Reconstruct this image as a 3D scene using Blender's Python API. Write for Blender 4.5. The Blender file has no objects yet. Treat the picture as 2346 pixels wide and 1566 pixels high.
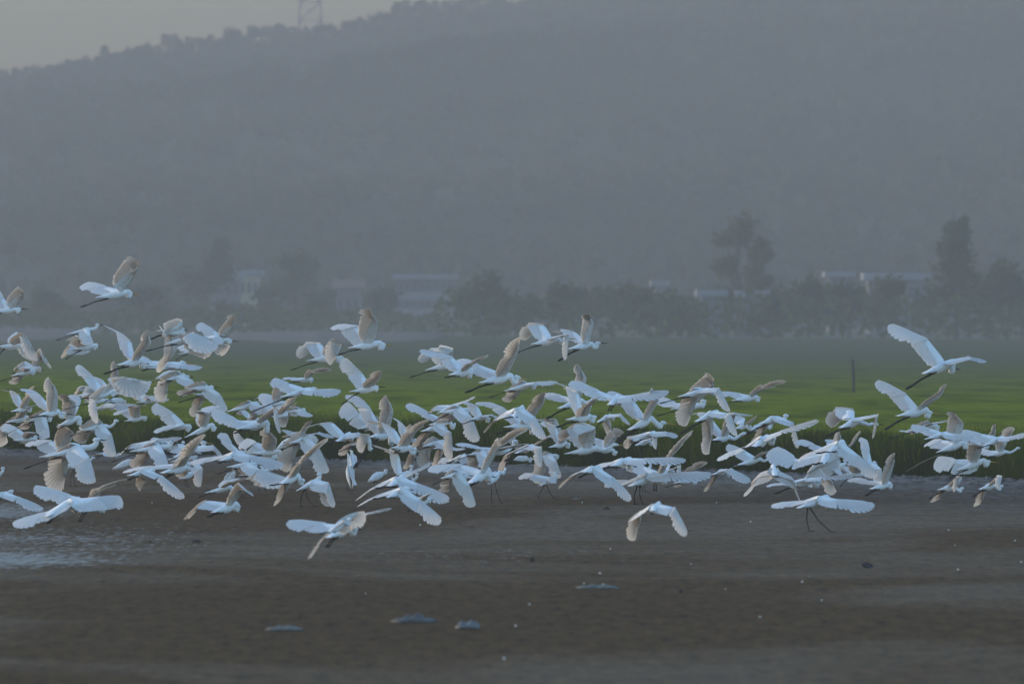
import bpy, math, random
import numpy as np
from mathutils import Vector, Matrix, noise
random.seed(7); rng = np.random.default_rng(7)
S = bpy.context.scene
COL = S.collection

# ---------------------------------------------------------------- camera, sky, sun, exposure
H = 2.86                       # eye height above the mud, metres
FPX = 2346*300/36.0            # focal length in photo pixels (300 mm on 36 mm)
HOR = 700.0                    # horizon row in photo pixels
cam_d = bpy.data.cameras.new("camera"); cam = bpy.data.objects.new("camera", cam_d); COL.objects.link(cam)
cam_d.lens = 300; cam_d.sensor_width = 36; cam_d.clip_start = 1.0; cam_d.clip_end = 9000
tilt = math.atan((783-HOR)/FPX)
cam.location = (0, 0, H); cam.rotation_euler = (math.radians(90)-tilt, 0, 0)
cam_d.dof.use_dof = True; cam_d.dof.focus_distance = 132; cam_d.dof.aperture_fstop = 4.2
S.camera = cam

SUN_EL, SUN_AZ = math.radians(8), math.radians(-66)     # azimuth from +Y towards +X
world = bpy.data.worlds.new("World"); S.world = world; world.use_nodes = True
nt = world.node_tree; nt.nodes.clear()
sky = nt.nodes.new("ShaderNodeTexSky"); sky.sky_type = 'NISHITA'; sky.sun_disc = False
sky.sun_elevation = SUN_EL; sky.sun_rotation = SUN_AZ
sky.air_density = 1.0; sky.dust_density = 1.7; sky.ozone_density = 2.5; sky.altitude = 10
bgn = nt.nodes.new("ShaderNodeBackground"); bgn.inputs[1].default_value = 0.15
out = nt.nodes.new("ShaderNodeOutputWorld")
nt.links.new(sky.outputs[0], bgn.inputs[0]); nt.links.new(bgn.outputs[0], out.inputs[0])

sun_d = bpy.data.lights.new("sun", 'SUN'); sun_d.energy = 0.5; sun_d.angle = math.radians(16); sun_d.color = (1.0, 0.84, 0.66)
sun = bpy.data.objects.new("sun", sun_d); COL.objects.link(sun)
sdir = Vector((math.sin(SUN_AZ)*math.cos(SUN_EL), math.cos(SUN_AZ)*math.cos(SUN_EL), math.sin(SUN_EL)))
sun.rotation_euler = sdir.to_track_quat('Z', 'Y').to_euler(); sun.location = (0, 0, 160)

S.view_settings.view_transform = 'Standard'; S.view_settings.look = 'None'
S.view_settings.gamma = 1; S.view_settings.use_curve_mapping = False
S.view_settings.exposure = 2.16
S.render.engine = 'CYCLES'
cy = S.cycles
cy.use_denoising = True
try: cy.denoiser = 'OPENIMAGEDENOISE'
except Exception: pass
cy.max_bounces = 6; cy.diffuse_bounces = 3; cy.glossy_bounces = 2; cy.transmission_bounces = 3; cy.volume_bounces = 1
cy.transparent_max_bounces = 6; cy.use_adaptive_sampling = False
cy.sample_clamp_indirect = 4

# ---------------------------------------------------------------- helpers
def at(px, py, d):
    """place seen at photo pixel (px, py) at distance d along +Y"""
    v = Vector(((px-1173)/FPX, 1.0, (783-py)/FPX)); c, s = math.cos(-tilt), math.sin(-tilt)
    w = Vector((v.x, v.y*c - v.z*s, v.y*s + v.z*c)); k = d/w.y
    return Vector((w.x*k, d, H + w.z*k))
def gd(py): return FPX*H/(py-HOR)          # distance of flat ground seen at row py
def on_ground(px, py):
    p = at(px, py, gd(py)); p.z = 0; return p

class MB:
    def __init__(s): s.v = []; s.f = []; s.m = []
    def add(s, vs, fs, m=0):
        o = len(s.v); s.v += [tuple(x) for x in vs]
        for f in fs: s.f.append(tuple(i+o for i in f)); s.m.append(m)
    def tube(s, pts, rad, n=8, m=0, flat=None, caps=True, sub=0):
        """loft of rings along pts; rad: (r_side, r_up) per point"""
        pts = [Vector(p) for p in pts]; rings = []
        if sub:
            rr = [r if isinstance(r, tuple) else (r, r) for r in rad]; P2 = []; R2 = []
            for i in range(len(pts)-1):
                p0, p1, p2, p3 = pts[max(i-1, 0)], pts[i], pts[i+1], pts[min(i+2, len(pts)-1)]
                for k in range(sub):
                    t = k/sub; P2.append(.5*((2*p1)+(p2-p0)*t+(2*p0-5*p1+4*p2-p3)*t*t+(3*p1-p0-3*p2+p3)*t**3))
                    R2.append((rr[i][0]*(1-t)+rr[i+1][0]*t, rr[i][1]*(1-t)+rr[i+1][1]*t))
            pts = P2+[pts[-1]]; rad = R2+[rr[-1]]
        side0 = flat
        for i, p in enumerate(pts):
            t = (pts[min(i+1, len(pts)-1)] - pts[max(i-1, 0)])
            t = t.normalized() if t.length > 1e-9 else Vector((1, 0, 0))
            ref = side0 if side0 is not None else Vector((0, 0, 1)).cross(t) if abs(t.z) < .95 else Vector((1, 0, 0))
            sd = ref - t*ref.dot(t)
            sd = sd.normalized() if sd.length > 1e-6 else t.orthogonal().normalized()
            up = sd.cross(t).normalized()
            r = rad[i]; rs, ru = (r, r) if not isinstance(r, tuple) else r
            rings.append([p + sd*(math.cos(a)*rs) + up*(math.sin(a)*ru) for a in [2*math.pi*k/n for k in range(n)]])
        vs = [v for r in rings for v in r]; fs = []
        for i in range(len(rings)-1):
            for k in range(n):
                k2 = (k+1) % n; fs.append((i*n+k, i*n+k2, (i+1)*n+k2, (i+1)*n+k))
        if caps: fs.append(tuple(range(n))); fs.append(tuple(range(len(vs)-n, len(vs))))
        s.add(vs, fs, m)
    def box(s, c, sx, sy, sz, m=0, rz=0):
        c = Vector(c); R = Matrix.Rotation(rz, 3, 'Z'); vs = []
        for x in (-.5, .5):
            for y in (-.5, .5):
                for z in (-.5, .5): vs.append(c + R @ Vector((x*sx, y*sy, z*sz)))
        s.add(vs, [(0,1,3,2),(4,6,7,5),(0,4,5,1),(2,3,7,6),(0,2,6,4),(1,5,7,3)], m)
    def bar(s, a, b, r, n=5, m=0): s.tube([a, b], [r, r], n, m)
    def build(s, name, mats, parent=None, smooth=True, origin=None):
        me = bpy.data.meshes.new(name)
        vs = s.v
        if origin is not None: vs = [(x-origin[0], y-origin[1], z-origin[2]) for x, y, z in vs]
        me.from_pydata(vs, [], s.f)
        for mt in (mats if isinstance(mats, (list, tuple)) else [mats]): me.materials.append(mt)
        if len(me.materials) > 1: me.polygons.foreach_set("material_index", s.m)
        if smooth: me.polygons.foreach_set("use_smooth", [True]*len(me.polygons))
        o = bpy.data.objects.new(name, me); COL.objects.link(o)
        if parent is not None: o.parent = parent
        elif origin is not None: o.location = origin
        return o
def thing(name, loc, label, cat, group=None):
    o = bpy.data.objects.new(name, None); COL.objects.link(o); o.location = loc; o.empty_display_size = .2
    return tag(o, label, cat, group)
def tag(o, label=None, cat=None, group=None, kind=None):
    if label: o["label"] = label
    if cat: o["category"] = cat
    if group: o["group"] = group
    if kind: o["kind"] = kind
    return o

# ---------------------------------------------------------------- materials
def nodes(name):
    m = bpy.data.materials.new(name); m.use_nodes = True; t = m.node_tree
    return m, t, t.nodes["Principled BSDF"]
def N(t, kind, **kw):
    n = t.nodes.new(kind)
    for k, v in kw.items():
        if k in n.inputs: n.inputs[k].default_value = v
        else: setattr(n, k, v)
    return n
def ramp(t, fac, stops):
    r = t.nodes.new("ShaderNodeValToRGB"); e = r.color_ramp.elements
    while len(e) < len(stops): e.new(.5)
    for i, (p, c) in enumerate(stops): e[i].position = p; e[i].color = (*c, 1) if len(c) == 3 else c
    t.links.new(fac, r.inputs[0]); return r
def mat(name, c1, c2=None, scale=4.0, rough=.8, spec=.25, bump=0, detail=4, stretch=(1,1,1), coord="Object"):
    m, t, b = nodes(name); b.inputs["Roughness"].default_value = rough; b.inputs["Specular IOR Level"].default_value = spec
    if c2 is None: c2 = tuple(x*.8 for x in c1)
    tc = N(t, "ShaderNodeTexCoord"); mp = N(t, "ShaderNodeMapping"); mp.inputs["Scale"].default_value = stretch
    t.links.new(tc.outputs[coord], mp.inputs[0])
    nz = N(t, "ShaderNodeTexNoise", Scale=scale, Detail=detail); t.links.new(mp.outputs[0], nz.inputs["Vector"])
    r = ramp(t, nz.outputs["Fac"], [(.32, c1), (.68, c2)]); t.links.new(r.outputs[0], b.inputs["Base Color"])
    if bump:
        bp = N(t, "ShaderNodeBump", Strength=1.0, Distance=bump); t.links.new(nz.outputs["Fac"], bp.inputs["Height"]); t.links.new(bp.outputs[0], b.inputs["Normal"])
    return m

def leaf_mat(*a, **k):
    m = mat(*a, **k); t = m.node_tree; b = t.nodes["Principled BSDF"]
    tr = N(t, "ShaderNodeBsdfTranslucent"); mx = N(t, "ShaderNodeMixShader", Fac=.45)
    t.links.new(b.inputs["Base Color"].links[0].from_socket, tr.inputs[0])
    t.links.new(b.outputs[0], mx.inputs[1]); t.links.new(tr.outputs[0], mx.inputs[2]); t.links.new(mx.outputs[0], t.nodes["Material Output"].inputs[0])
    return m
def feather_mat():
    # thin two-sided vane: white above, beige below with underside shade in the colour, letting warm light through
    m, t, b = nodes("flight_feather"); b.inputs["Roughness"].default_value = .85; b.inputs["Specular IOR Level"].default_value = .08
    L = t.links.new
    tc = N(t, "ShaderNodeTexCoord"); nz = N(t, "ShaderNodeTexNoise", Scale=14.0, Detail=3); L(tc.outputs["Object"], nz.inputs["Vector"])
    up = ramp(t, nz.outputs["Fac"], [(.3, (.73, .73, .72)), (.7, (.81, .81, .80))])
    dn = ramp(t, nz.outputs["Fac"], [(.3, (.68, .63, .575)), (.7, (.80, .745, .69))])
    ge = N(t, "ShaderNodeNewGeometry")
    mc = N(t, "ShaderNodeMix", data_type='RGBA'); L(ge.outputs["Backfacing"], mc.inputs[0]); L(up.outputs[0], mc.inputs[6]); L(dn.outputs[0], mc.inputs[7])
    va = N(t, "ShaderNodeAttribute", attribute_name="vane")       # overlapped inner vane is denser than the free outer vane
    vr = ramp(t, va.outputs["Fac"], [(0, (.85,.845,.84)), (.35, (.95,.95,.95)), (.70, (1,1,1)), (.93, (1,1,1)), (1, (.92,.92,.92))])
    mv = N(t, "ShaderNodeMix", data_type='RGBA', blend_type='MULTIPLY'); mv.inputs[0].default_value = 1
    L(mc.outputs[2], mv.inputs[6]); L(vr.outputs[0], mv.inputs[7]); L(mv.outputs[2], b.inputs["Base Color"])
    tr = N(t, "ShaderNodeBsdfTranslucent", Color=(.86, .73, .60, 1)); tv = ramp(t, va.outputs['Fac'], [(0, (.40,.32,.25)), (.4, (.80,.67,.54)), (1, (.92,.80,.67))]); L(tv.outputs[0], tr.inputs[0]); mx = N(t, "ShaderNodeMixShader", Fac=.34)
    L(b.outputs[0], mx.inputs[1]); L(tr.outputs[0], mx.inputs[2]); L(mx.outputs[0], t.nodes["Material Output"].inputs[0])
    return m
M = dict(
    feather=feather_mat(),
    under=mat("shaded_underwing", (.48,.44,.40), (.64,.59,.545), 22, .9, .05),  # white plumage with the shade of the wing's underside painted in
    plume=mat("white_plumage", (.72,.72,.71), (.80,.80,.79), 18, .85, .1),
    black=mat("black_horn", (.006,.006,.007), (.015,.015,.015), 30, .6, .2),
    yellow=mat("yellow_bill_horn", (.50,.29,.035), (.38,.20,.03), 25, .45, .3),
    leg=mat("black_leg_skin", (.006,.006,.006), (.014,.014,.013), 30, .7, .15),
)
# ---------------------------------------------------------------- haze
hz = MB(); hz.box((0, 1450, 54.5), 2980, 3300, 111)
hm = bpy.data.materials.new("haze"); hm.use_nodes = True; hm.node_tree.nodes.clear()
pv = hm.node_tree.nodes.new("ShaderNodeVolumePrincipled"); ho = hm.node_tree.nodes.new("ShaderNodeOutputMaterial")
pv.inputs["Color"].default_value = (.355, .355, .368, 1); pv.inputs["Density"].default_value = .00092
pv.inputs["Anisotropy"].default_value = .1
hm.node_tree.links.new(pv.outputs[0], ho.inputs["Volume"])
haze = hz.build("haze", hm, smooth=False); tag(haze, "pale grey evening haze over the whole plain", None, None, "stuff")

# ---------------------------------------------------------------- mud, field, far plain
EA, EB = on_ground(-60, 1032), on_ground(2420, 1106)          # foot of the grass bank
def edge_y(x):
    t = (x-EA.x)/(EB.x-EA.x)
    base = EA.y + (EB.y-EA.y)*t if -1.5 < t < 2.5 else (EA.y + (EB.y-EA.y)*max(-1.5, min(2.5, t)))
    return base + .9*noise.noise(Vector((x*.35, 3.1, 0))) + .5*noise.noise(Vector((x*1.1, 8.1, 0)))

def mud_mat():
    m, t, b = nodes("wet_mud"); L = t.links.new
    tc = N(t, "ShaderNodeTexCoord")
    def nz(scale, st, det=5, rough=.6, dist=0.0):
        mp = N(t, "ShaderNodeMapping"); mp.inputs["Scale"].default_value = st; L(tc.outputs["Object"], mp.inputs[0])
        n = N(t, "ShaderNodeTexNoise", Scale=scale, Detail=det, Roughness=rough, Distortion=dist); L(mp.outputs[0], n.inputs["Vector"]); return n.outputs["Fac"]
    streak = nz(1.0, (.10, .07, 1), 6, .62, .6)          # long drying streaks
    fine = nz(1.0, (6.5, 1.1, 1), 7, .78)                  # crumbly surface
    dots = nz(1.0, (9, 1.6, 1), 2, .5)
    base = ramp(t, streak, [(.32, (.062,.036,.0145)), (.48, (.069,.041,.0175)), (.60, (.084,.053,.025)), (.70, (.070,.042,.018))])
    cr = ramp(t, fine, [(.36, (.30,.30,.30)), (.45, (.82,.82,.82)), (.56, (1.1,1.1,1.1)), (.68, (1.75,1.75,1.72))])
    mu = N(t, "ShaderNodeMix", data_type='RGBA', blend_type='MULTIPLY'); mu.inputs[0].default_value = .9
    L(base.outputs[0], mu.inputs[6]); L(cr.outputs[0], mu.inputs[7])
    dk = ramp(t, dots, [(.25, (.35,.35,.35)), (.36, (1,1,1))])
    mu2 = N(t, "ShaderNodeMix", data_type='RGBA', blend_type='MULTIPLY'); mu2.inputs[0].default_value = .8
    L(mu.outputs[2], mu2.inputs[6]); L(dk.outputs[0], mu2.inputs[7])
    # dried crust towards the grass bank: vertex attribute "crust"
    at_c = N(t, "ShaderNodeAttribute", attribute_name="crust")
    crk = ramp(t, nz(1.0, (4.5, .75, 1), 4, .75, .4), [(.38, (.03,.028,.025)), (.52, (.10,.094,.086)), (.7, (.17,.16,.15))])
    mx = N(t, "ShaderNodeMix", data_type='RGBA'); L(at_c.outputs["Fac"], mx.inputs[0]); L(mu2.outputs[2], mx.inputs[6]); L(crk.outputs[0], mx.inputs[7])
    # wet film: vertex attribute "wet" broken up by noise
    at_w = N(t, "ShaderNodeAttribute", attribute_name="wet")
    pat = nz(1.0, (8.0, 1.1, 1), 6, .8, .3)
    ad = N(t, "ShaderNodeMath", operation='ADD'); L(at_w.outputs["Fac"], ad.inputs[0]); L(pat, ad.inputs[1])
    wf = ramp(t, ad.outputs[0], [(.86, (0,0,0)), (1.40, (.58,.58,.58))])
    dw = N(t, "ShaderNodeMix", data_type='RGBA'); L(wf.outputs[0], dw.inputs[0]); L(mx.outputs[2], dw.inputs[6]); dw.inputs[7].default_value = (.075,.062,.045,1)
    L(dw.outputs[2], b.inputs["Base Color"])
    sh = ramp(t, streak, [(.48, (0,0,0)), (.60, (1,1,1)), (.68, (.3,.3,.3))])
    wx = N(t, "ShaderNodeMath", operation='MULTIPLY_ADD'); L(sh.outputs[0], wx.inputs[0]); wx.inputs[1].default_value = .13; L(wf.outputs[0], wx.inputs[2])
    rr = ramp(t, wx.outputs[0], [(0, (.88,)*3), (1, (.30,)*3)]); L(rr.outputs[0], b.inputs["Roughness"])
    sp = ramp(t, wx.outputs[0], [(0, (.02,)*3), (1, (.5,)*3)]); L(sp.outputs[0], b.inputs["Specular IOR Level"])
    bp = N(t, "ShaderNodeBump", Strength=.30, Distance=.04); L(fine, bp.inputs["Height"])
    L(bp.outputs[0], b.inputs["Normal"])
    return m

# mud: finely divided where the camera looks, its edge follows the bank
NX, NY = 260, 420
xs = np.linspace(-26, 26, NX); ys0 = np.concatenate([np.linspace(-60, 56, 8), np.linspace(60, 1, NY-8)*0])[:8]
rows = np.concatenate([np.linspace(-60, 54, 8), 56 + (np.linspace(0, 1, NY-8)**1.15)*124])
v = []; crust = []; wet = []
for j, y0 in enumerate(rows):
    for i, x in enumerate(xs):
        ye = edge_y(x)+1.2
        y = min(y0, ye) if j < NY-1 else ye
        de = max(0.0, ye-y)
        n1 = noise.noise(Vector((x*.5, y*.22, 0))); n2 = noise.noise(Vector((x*2.3, y*1.0, 5))); n3 = noise.noise(Vector((x*7.0, y*2.6, 9)))
        lip = math.exp(-de/2.2)
        z = .010*n1 + .007*n2 + .005*n3 + lip*(.035 + .10*max(0, n2+.15) + .06*n3)
        if y0 < 56: z = 0
        v.append((x, y, z))
        c = math.exp(-(de/ (7.0 + 9.0*max(0, min(1, (x+2)/9))))**1.6)
        crust.append(min(1, c*1.05))
        pxx = 1173 + x/y*FPX if y > 20 else 0; pyy = HOR + FPX*H/y if y > 20 else 3000
        def bl(cx, cy, rx, ry): return math.exp(-((pxx-cx)/rx)**2-((pyy-cy)/ry)**2)
        w = max(bl(-40, 1172, 360, 34), bl(-60, 1282, 520, 34)*1.05, bl(40, 1232, 620, 16)*.85, bl(300, 1310, 500, 24)*.5)
        w = max(w*.80, bl(120, 1240, 760, 90)*.60, bl(1100, 1270, 900, 40)*.50)
        wet.append(.66*w)
f = [(j*NX+i, j*NX+i+1, (j+1)*NX+i+1, (j+1)*NX+i) for j in range(NY-1) for i in range(NX-1)]
mud = MB(); mud.add(v, f); mud_o = mud.build("mudflat", mud_mat())
for nm, arr in (("crust", crust), ("wet", wet)):
    a = mud_o.data.attributes.new(nm, 'FLOAT', 'POINT'); a.data.foreach_set("value", arr)
tag(mud_o, "brown wet mudflat in front of the grass bank", None, None, "structure")

plain = MB(); plain.box((0, 1440, -.35), 2940, 3240, .3)
pl = plain.build("ground", mat("far_plain_soil", (.080,.088,.056), (.095,.10,.066), .05, .95, .05, detail=5), smooth=False)
tag(pl, "flat dull green plain reaching to the hill", None, None, "structure")

def field_mat():
    m, t, b = nodes("green_field"); L = t.links.new; b.inputs["Roughness"].default_value = .9; b.inputs["Specular IOR Level"].default_value = 0
    tc = N(t, "ShaderNodeTexCoord")
    mp = N(t, "ShaderNodeMapping"); mp.inputs["Scale"].default_value = (.55, .10, 1); L(tc.outputs["Object"], mp.inputs[0])
    n = N(t, "ShaderNodeTexNoise", Scale=1.0, Detail=6, Roughness=.62); L(mp.outputs[0], n.inputs["Vector"])
    ad = N(t, "ShaderNodeAttribute", attribute_name="faded")  # distance haze painted as a paler grey-green
    r = ramp(t, n.outputs["Fac"], [(.30, (.030,.042,.004)), (.44, (.085,.108,.007)), (.56, (.130,.155,.010)), (.70, (.066,.085,.006))]); mx = N(t, "ShaderNodeMix", data_type='RGBA'); L(ad.outputs["Fac"], mx.inputs[0]); L(r.outputs[0], mx.inputs[6]); mx.inputs[7].default_value = (.088,.098,.058,1)
    L(mx.outputs[2], b.inputs["Base Color"])
    return m
FZ = .30
fl = MB(); fx = np.linspace(-160, 160, 120); fy = np.concatenate([np.linspace(0, 60, 50), np.linspace(66, 560, 70)]); v = []
for j, dy in enumerate(fy):
    for i, x in enumerate(fx):
        e = edge_y(x)+.5; y = e+dy
        z = FZ*min(1, dy/1.6)**.6 + (.07*noise.noise(Vector((x*.25, y*.08, 2))) + .04*noise.noise(Vector((x*.9, y*.3, 2))))*min(1, dy/3)
        v.append((x, y, z-.02 if dy == 0 else z))
fl.add(v, [(j*120+i, j*120+i+1, (j+1)*120+i+1, (j+1)*120+i) for j in range(len(fy)-1) for i in range(119)])
field = fl.build("field", field_mat())
faded = [max(0, min(1, (dy-100+30*noise.noise(Vector((x*.02, dy*.02, 7))))/190))**.9 for dy in fy for x in fx]  # far haze put into the field colour, stronger farther back
field.data.attributes.new("faded", 'FLOAT', 'POINT').data.foreach_set("value", faded); tag(field, "green grass field behind the mudflat", None, None, "structure")

# grass blades: the tall dark fringe on the bank, then tussocks running back
def blades(name, label, n, ydist, hrange, wrange, m, tuft=False, xr=14, mmix=.0):
    vs = np.zeros((n*3, 3)); fs = np.arange(n*3).reshape(n, 3)
    k = 0
    for i in range(n):
        dy = ydist(); 
        x = random.uniform(-1, 1)*xr*(1+dy/150)
        y = edge_y(x)+.35+dy
        c = noise.noise(Vector((x*.5, y*.13, 11)))+.5*noise.noise(Vector((x*1.7, y*.6, 4)))
        h = random.uniform(*hrange)*(1+.55*c)*(.75+.25*min(1, dy/1.0)); w = random.uniform(*wrange)
        if h < .05: h = .05
        a = random.uniform(0, math.pi); lean = random.uniform(-.45, .45)*h; ly = random.uniform(-.45, .2)*h
        z0 = FZ*min(1, max(0, dy-.1)/1.6)**.6 - .06
        dx, dyy = math.cos(a)*w/2, math.sin(a)*w/2*.5
        vs[i*3] = (x-dx, y-dyy, z0); vs[i*3+1] = (x+dx, y+dyy, z0); vs[i*3+2] = (x+lean, y+ly, z0+h)
    me = bpy.data.meshes.new(name); me.from_pydata(vs.tolist(), [], fs.tolist()); me.materials.append(m)
    o = bpy.data.objects.new(name, me); COL.objects.link(o); return tag(o, label, None, None, "stuff")
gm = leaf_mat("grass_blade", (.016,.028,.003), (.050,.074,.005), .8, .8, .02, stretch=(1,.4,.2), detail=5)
gm2 = leaf_mat("bright_grass_blade", (.075,.098,.006), (.130,.155,.009), .5, .8, .02, stretch=(.6,.22,.2), detail=5)  # brighter yellow-green blade colour for tussocks and tufts
gm3 = leaf_mat("straw_grass_blade", (.14,.15,.035), (.20,.20,.06), .5, .8, .1)
blades("grass", "tall dark green grass along the edge of the mudflat", 70000, lambda: random.random()**1.3*5.0, (.28, .55), (.015, .04), gm)
blades("grass", "short green grass tussocks running back over the field", 70000, lambda: 3.0+random.random()**1.5*45, (.05, .14), (.02, .06), gm2, xr=13)
blades("grass", "bright green ragged grass tufts standing up along the bank top", 7000, lambda: .4+random.random()**1.4*7, (.34, .62), (.018, .045), gm2)
blades("grass", "straw coloured grass stalks along the top of the bank", 1500, lambda: 1.5+random.random()**1.5*16, (.22, .42), (.012, .03), gm3)

# crumbly clods at the foot of the bank
cl = MB()
for i in range(1500):
    x = random.uniform(-13, 13); de = random.expovariate(1/1.6); y = edge_y(x)+.9-de; r = random.uniform(.02, .065)*(1.2 if de < 1.2 else .6)
    p = Vector((x, y, r*.3)); a = random.uniform(0, 6.3)
    ring = [p+Vector((math.cos(a+k*1.257)*r*random.uniform(.8,1.3), math.sin(a+k*1.257)*r*random.uniform(.7,1.2), random.uniform(-.35,.1)*r)) for k in range(5)]
    top = p+Vector((random.uniform(-.3,.3)*r, random.uniform(-.3,.3)*r, r*random.uniform(.4,.9)))
    cl.add(ring+[top], [(k, (k+1) % 5, 5) for k in range(5)])
tag(cl.build("clods", mat("dry_clod", (.09,.085,.08), (.15,.14,.13), 3, .95, .05), smooth=False), "grey crumbly clods of mud along the foot of the grass bank", None, None, "stuff")

# pale sand bank and water strip beyond the field
sand = MB(); 
def strip(x0, x1, y0, y1, wob, z):
    n = 40; vs = []
    a0, a1 = gd(y0), gd(y1)
    for i in range(n+1):
        t = i/n; px = x0+(x1-x0)*t; e = math.sin(math.pi*t)**.5
        mid = (a0+a1)/2; hw = (a1-a0)/2*e*(1+wob*noise.noise(Vector((px*.02, y0, 0))))
        for s, zz in ((-1, -.3), (-.55, .0), (.55, .06), (1, -.3)):
            d = mid+s*hw; p = at(px, HOR+FPX*H/d, d); vs.append((p.x, d, z+zz))
    sand.add(vs, [(4*i+k, 4*i+k+4, 4*i+k+5, 4*i+k+1) for i in range(n) for k in range(3)])
strip(-250, 190, 800, 752, .5, .46); strip(500, 1010, 801, 766, .5, .46)
tag(sand.build("sand", mat("pale_sand", (.19,.17,.15), (.14,.135,.115), .2, .95, .0)), "pale sandy bank beyond the green field", None, None, "structure")

# ---------------------------------------------------------------- hill and forest
ridge = [(a_, b_+13) for a_, b_ in [(-900,330),(-300,215),(0,180),(60,178),(100,178),(160,155),(240,135),(290,140),(345,120),(415,103),(500,105),(540,92),(610,88),(690,78),(740,72),(775,90),(800,72),(870,46),(940,30),(1000,22),(1080,8),(1300,-25),(1650,-62),(2000,-80),(2350,-85),(2800,-75),(3400,-20),(4200,60)]]
def ridge_py(px):
    for (x0, y0), (x1, y1) in zip(ridge, ridge[1:]):
        if x0 <= px <= x1: return y0+(y1-y0)*(px-x0)/(x1-x0)
    return ridge[0][1] if px < ridge[0][0] else ridge[-1][1]
DR, DB = 2000.0, 1080.0
def hill_z(x, y):
    px = 1173 + x/DR*FPX; zr = at(px, ridge_py(px), DR).z
    if y <= DR:
        t = (y-DB)/(DR-DB); s = max(0, t)**.92
    else:
        t = (y-DR)/900; s = max(-.05, math.cos(min(1, t)*math.pi/2)**1.3)
    damp = min(1, abs(y-DR)/140)
    nn = 7*noise.noise(Vector((x*.006, y*.004, 1)))+4*noise.noise(Vector((x*.02, y*.012, 4)))
    return zr*s + nn*damp*min(1, max(0, (y-DB)/200)) - .6*(1-min(1, max(0, (y-DB)/60)))
hx = np.linspace(-430, 430, 130); hy = np.concatenate([np.linspace(DB, DR, 70), np.linspace(DR+25, 2880, 22)])
hl = MB(); hl.add([(x, y, hill_z(x, y)) for y in hy for x in hx], [(j*130+i, j*130+i+1, (j+1)*130+i+1, (j+1)*130+i) for j in range(len(hy)-1) for i in range(129)])
def hill_mat():
    m, t, b = nodes("wooded_hillside"); L = t.links.new; b.inputs["Roughness"].default_value = .95; b.inputs["Specular IOR Level"].default_value = .03
    tc = N(t, "ShaderNodeTexCoord"); mp = N(t, "ShaderNodeMapping"); mp.inputs["Scale"].default_value = (.010, .0045, .012); L(tc.outputs["Object"], mp.inputs[0])
    n = N(t, "ShaderNodeTexNoise", Scale=1.0, Detail=6, Roughness=.6); L(mp.outputs[0], n.inputs["Vector"])
    r = ramp(t, n.outputs["Fac"], [(.38, (.040,.046,.034)), (.52, (.080,.084,.058)), (.64, (.120,.112,.074))]); L(r.outputs[0], b.inputs["Base Color"])
    return m
hill = hl.build("hill", hill_mat()); tag(hill, "long wooded hill fading into the haze", None, None, "structure")

leaf_dark = leaf_mat("conifer_leaf", (.018,.032,.016), (.040,.058,.026), .5, .85, .1)
leaf_hill = leaf_mat("hill_canopy_leaf", (.052,.060,.044), (.108,.106,.074), 1.0, .9, .05, stretch=(.010,.0045,.012), detail=5)
leaf_mid = leaf_mat("broadleaf_leaf", (.030,.055,.018), (.070,.105,.035), .35, .8, .12)
leaf_olive = leaf_mat("poplar_leaf", (.060,.080,.030), (.110,.125,.050), .35, .8, .12)
bark = mat("tree_bark", (.05,.042,.034), (.09,.075,.06), 3, .9, .1)

def leaf_quad(mb, p, s, m=0):
    n = Vector((random.gauss(0,1), random.gauss(0,1), random.gauss(0,1)+.4)).normalized(); a = n.orthogonal().normalized(); b = n.cross(a)
    r = random.uniform(0, 6.3); u = (a*math.cos(r)+b*math.sin(r))*s; w = (b*math.cos(r)-a*math.sin(r))*s*random.uniform(.5, .9)
    mb.add([p-u, p+w, p+u, p-w], [(0,1,2,3)], m)
# canopy of the hillside wood
fo = MB()
for i in range(5200):
    y = DB+10+(DR-DB-40)*random.random()**.9; x = random.uniform(-.066, .066)*y*1.15
    c = noise.noise(Vector((x*.012, y*.006, 21)))
    z = hill_z(x, y); r = random.uniform(1.6, 3.6)
    for k in range(7):
        leaf_quad(fo, Vector((x+random.gauss(0, r*.5), y+random.gauss(0, r*.5), z+r*random.uniform(.2, 1.0))), r*random.uniform(.35, .6))
tag(fo.build("wood", leaf_hill, smooth=False), "dark wood covering the hillside", None, None, "stuff")

GR_R = "trees along the skyline of the hill"
protos = []
def conifer(h, w, seed):
    random.seed(seed); cr = MB(); tr = MB()
    tr.tube([(0,0,-1), (0,0,h*.45), (0,0,h*.95)], [h*.03, h*.022, h*.006], 6)
    for k in range(150):
        t = random.random()**.8; z = h*(.12+.88*t); rr = w*.5*(1-t)**.7*(1+.35*math.sin(t*17+seed))+.12
        a = random.uniform(0, 6.283); r = rr*math.sqrt(random.uniform(.15, 1))
        leaf_quad(cr, Vector((math.cos(a)*r, math.sin(a)*r, z)), h*random.uniform(.055, .10))
    return cr, tr
def roundtree(h, w, seed):
    random.seed(seed); cr = MB(); tr = MB()
    tr.tube([(0,0,-1), (.1,0,h*.4), (0,.1,h*.7)], [h*.035, h*.025, h*.01], 6)
    lumps = [(Vector((random.gauss(0,.22)*w, random.gauss(0,.22)*w, h*random.uniform(.45,.85))), w*random.uniform(.2,.36)) for _ in range(6)]
    for c, r in lumps:
        tr.bar((0,0,h*.38), tuple(c), h*.01)
        for k in range(34):
            d = Vector((random.gauss(0,1), random.gauss(0,1), random.gauss(0,1))).normalized()*r*random.uniform(.4,1.05)
            leaf_quad(cr, c+d, h*random.uniform(.06,.10))
    return cr, tr
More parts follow.
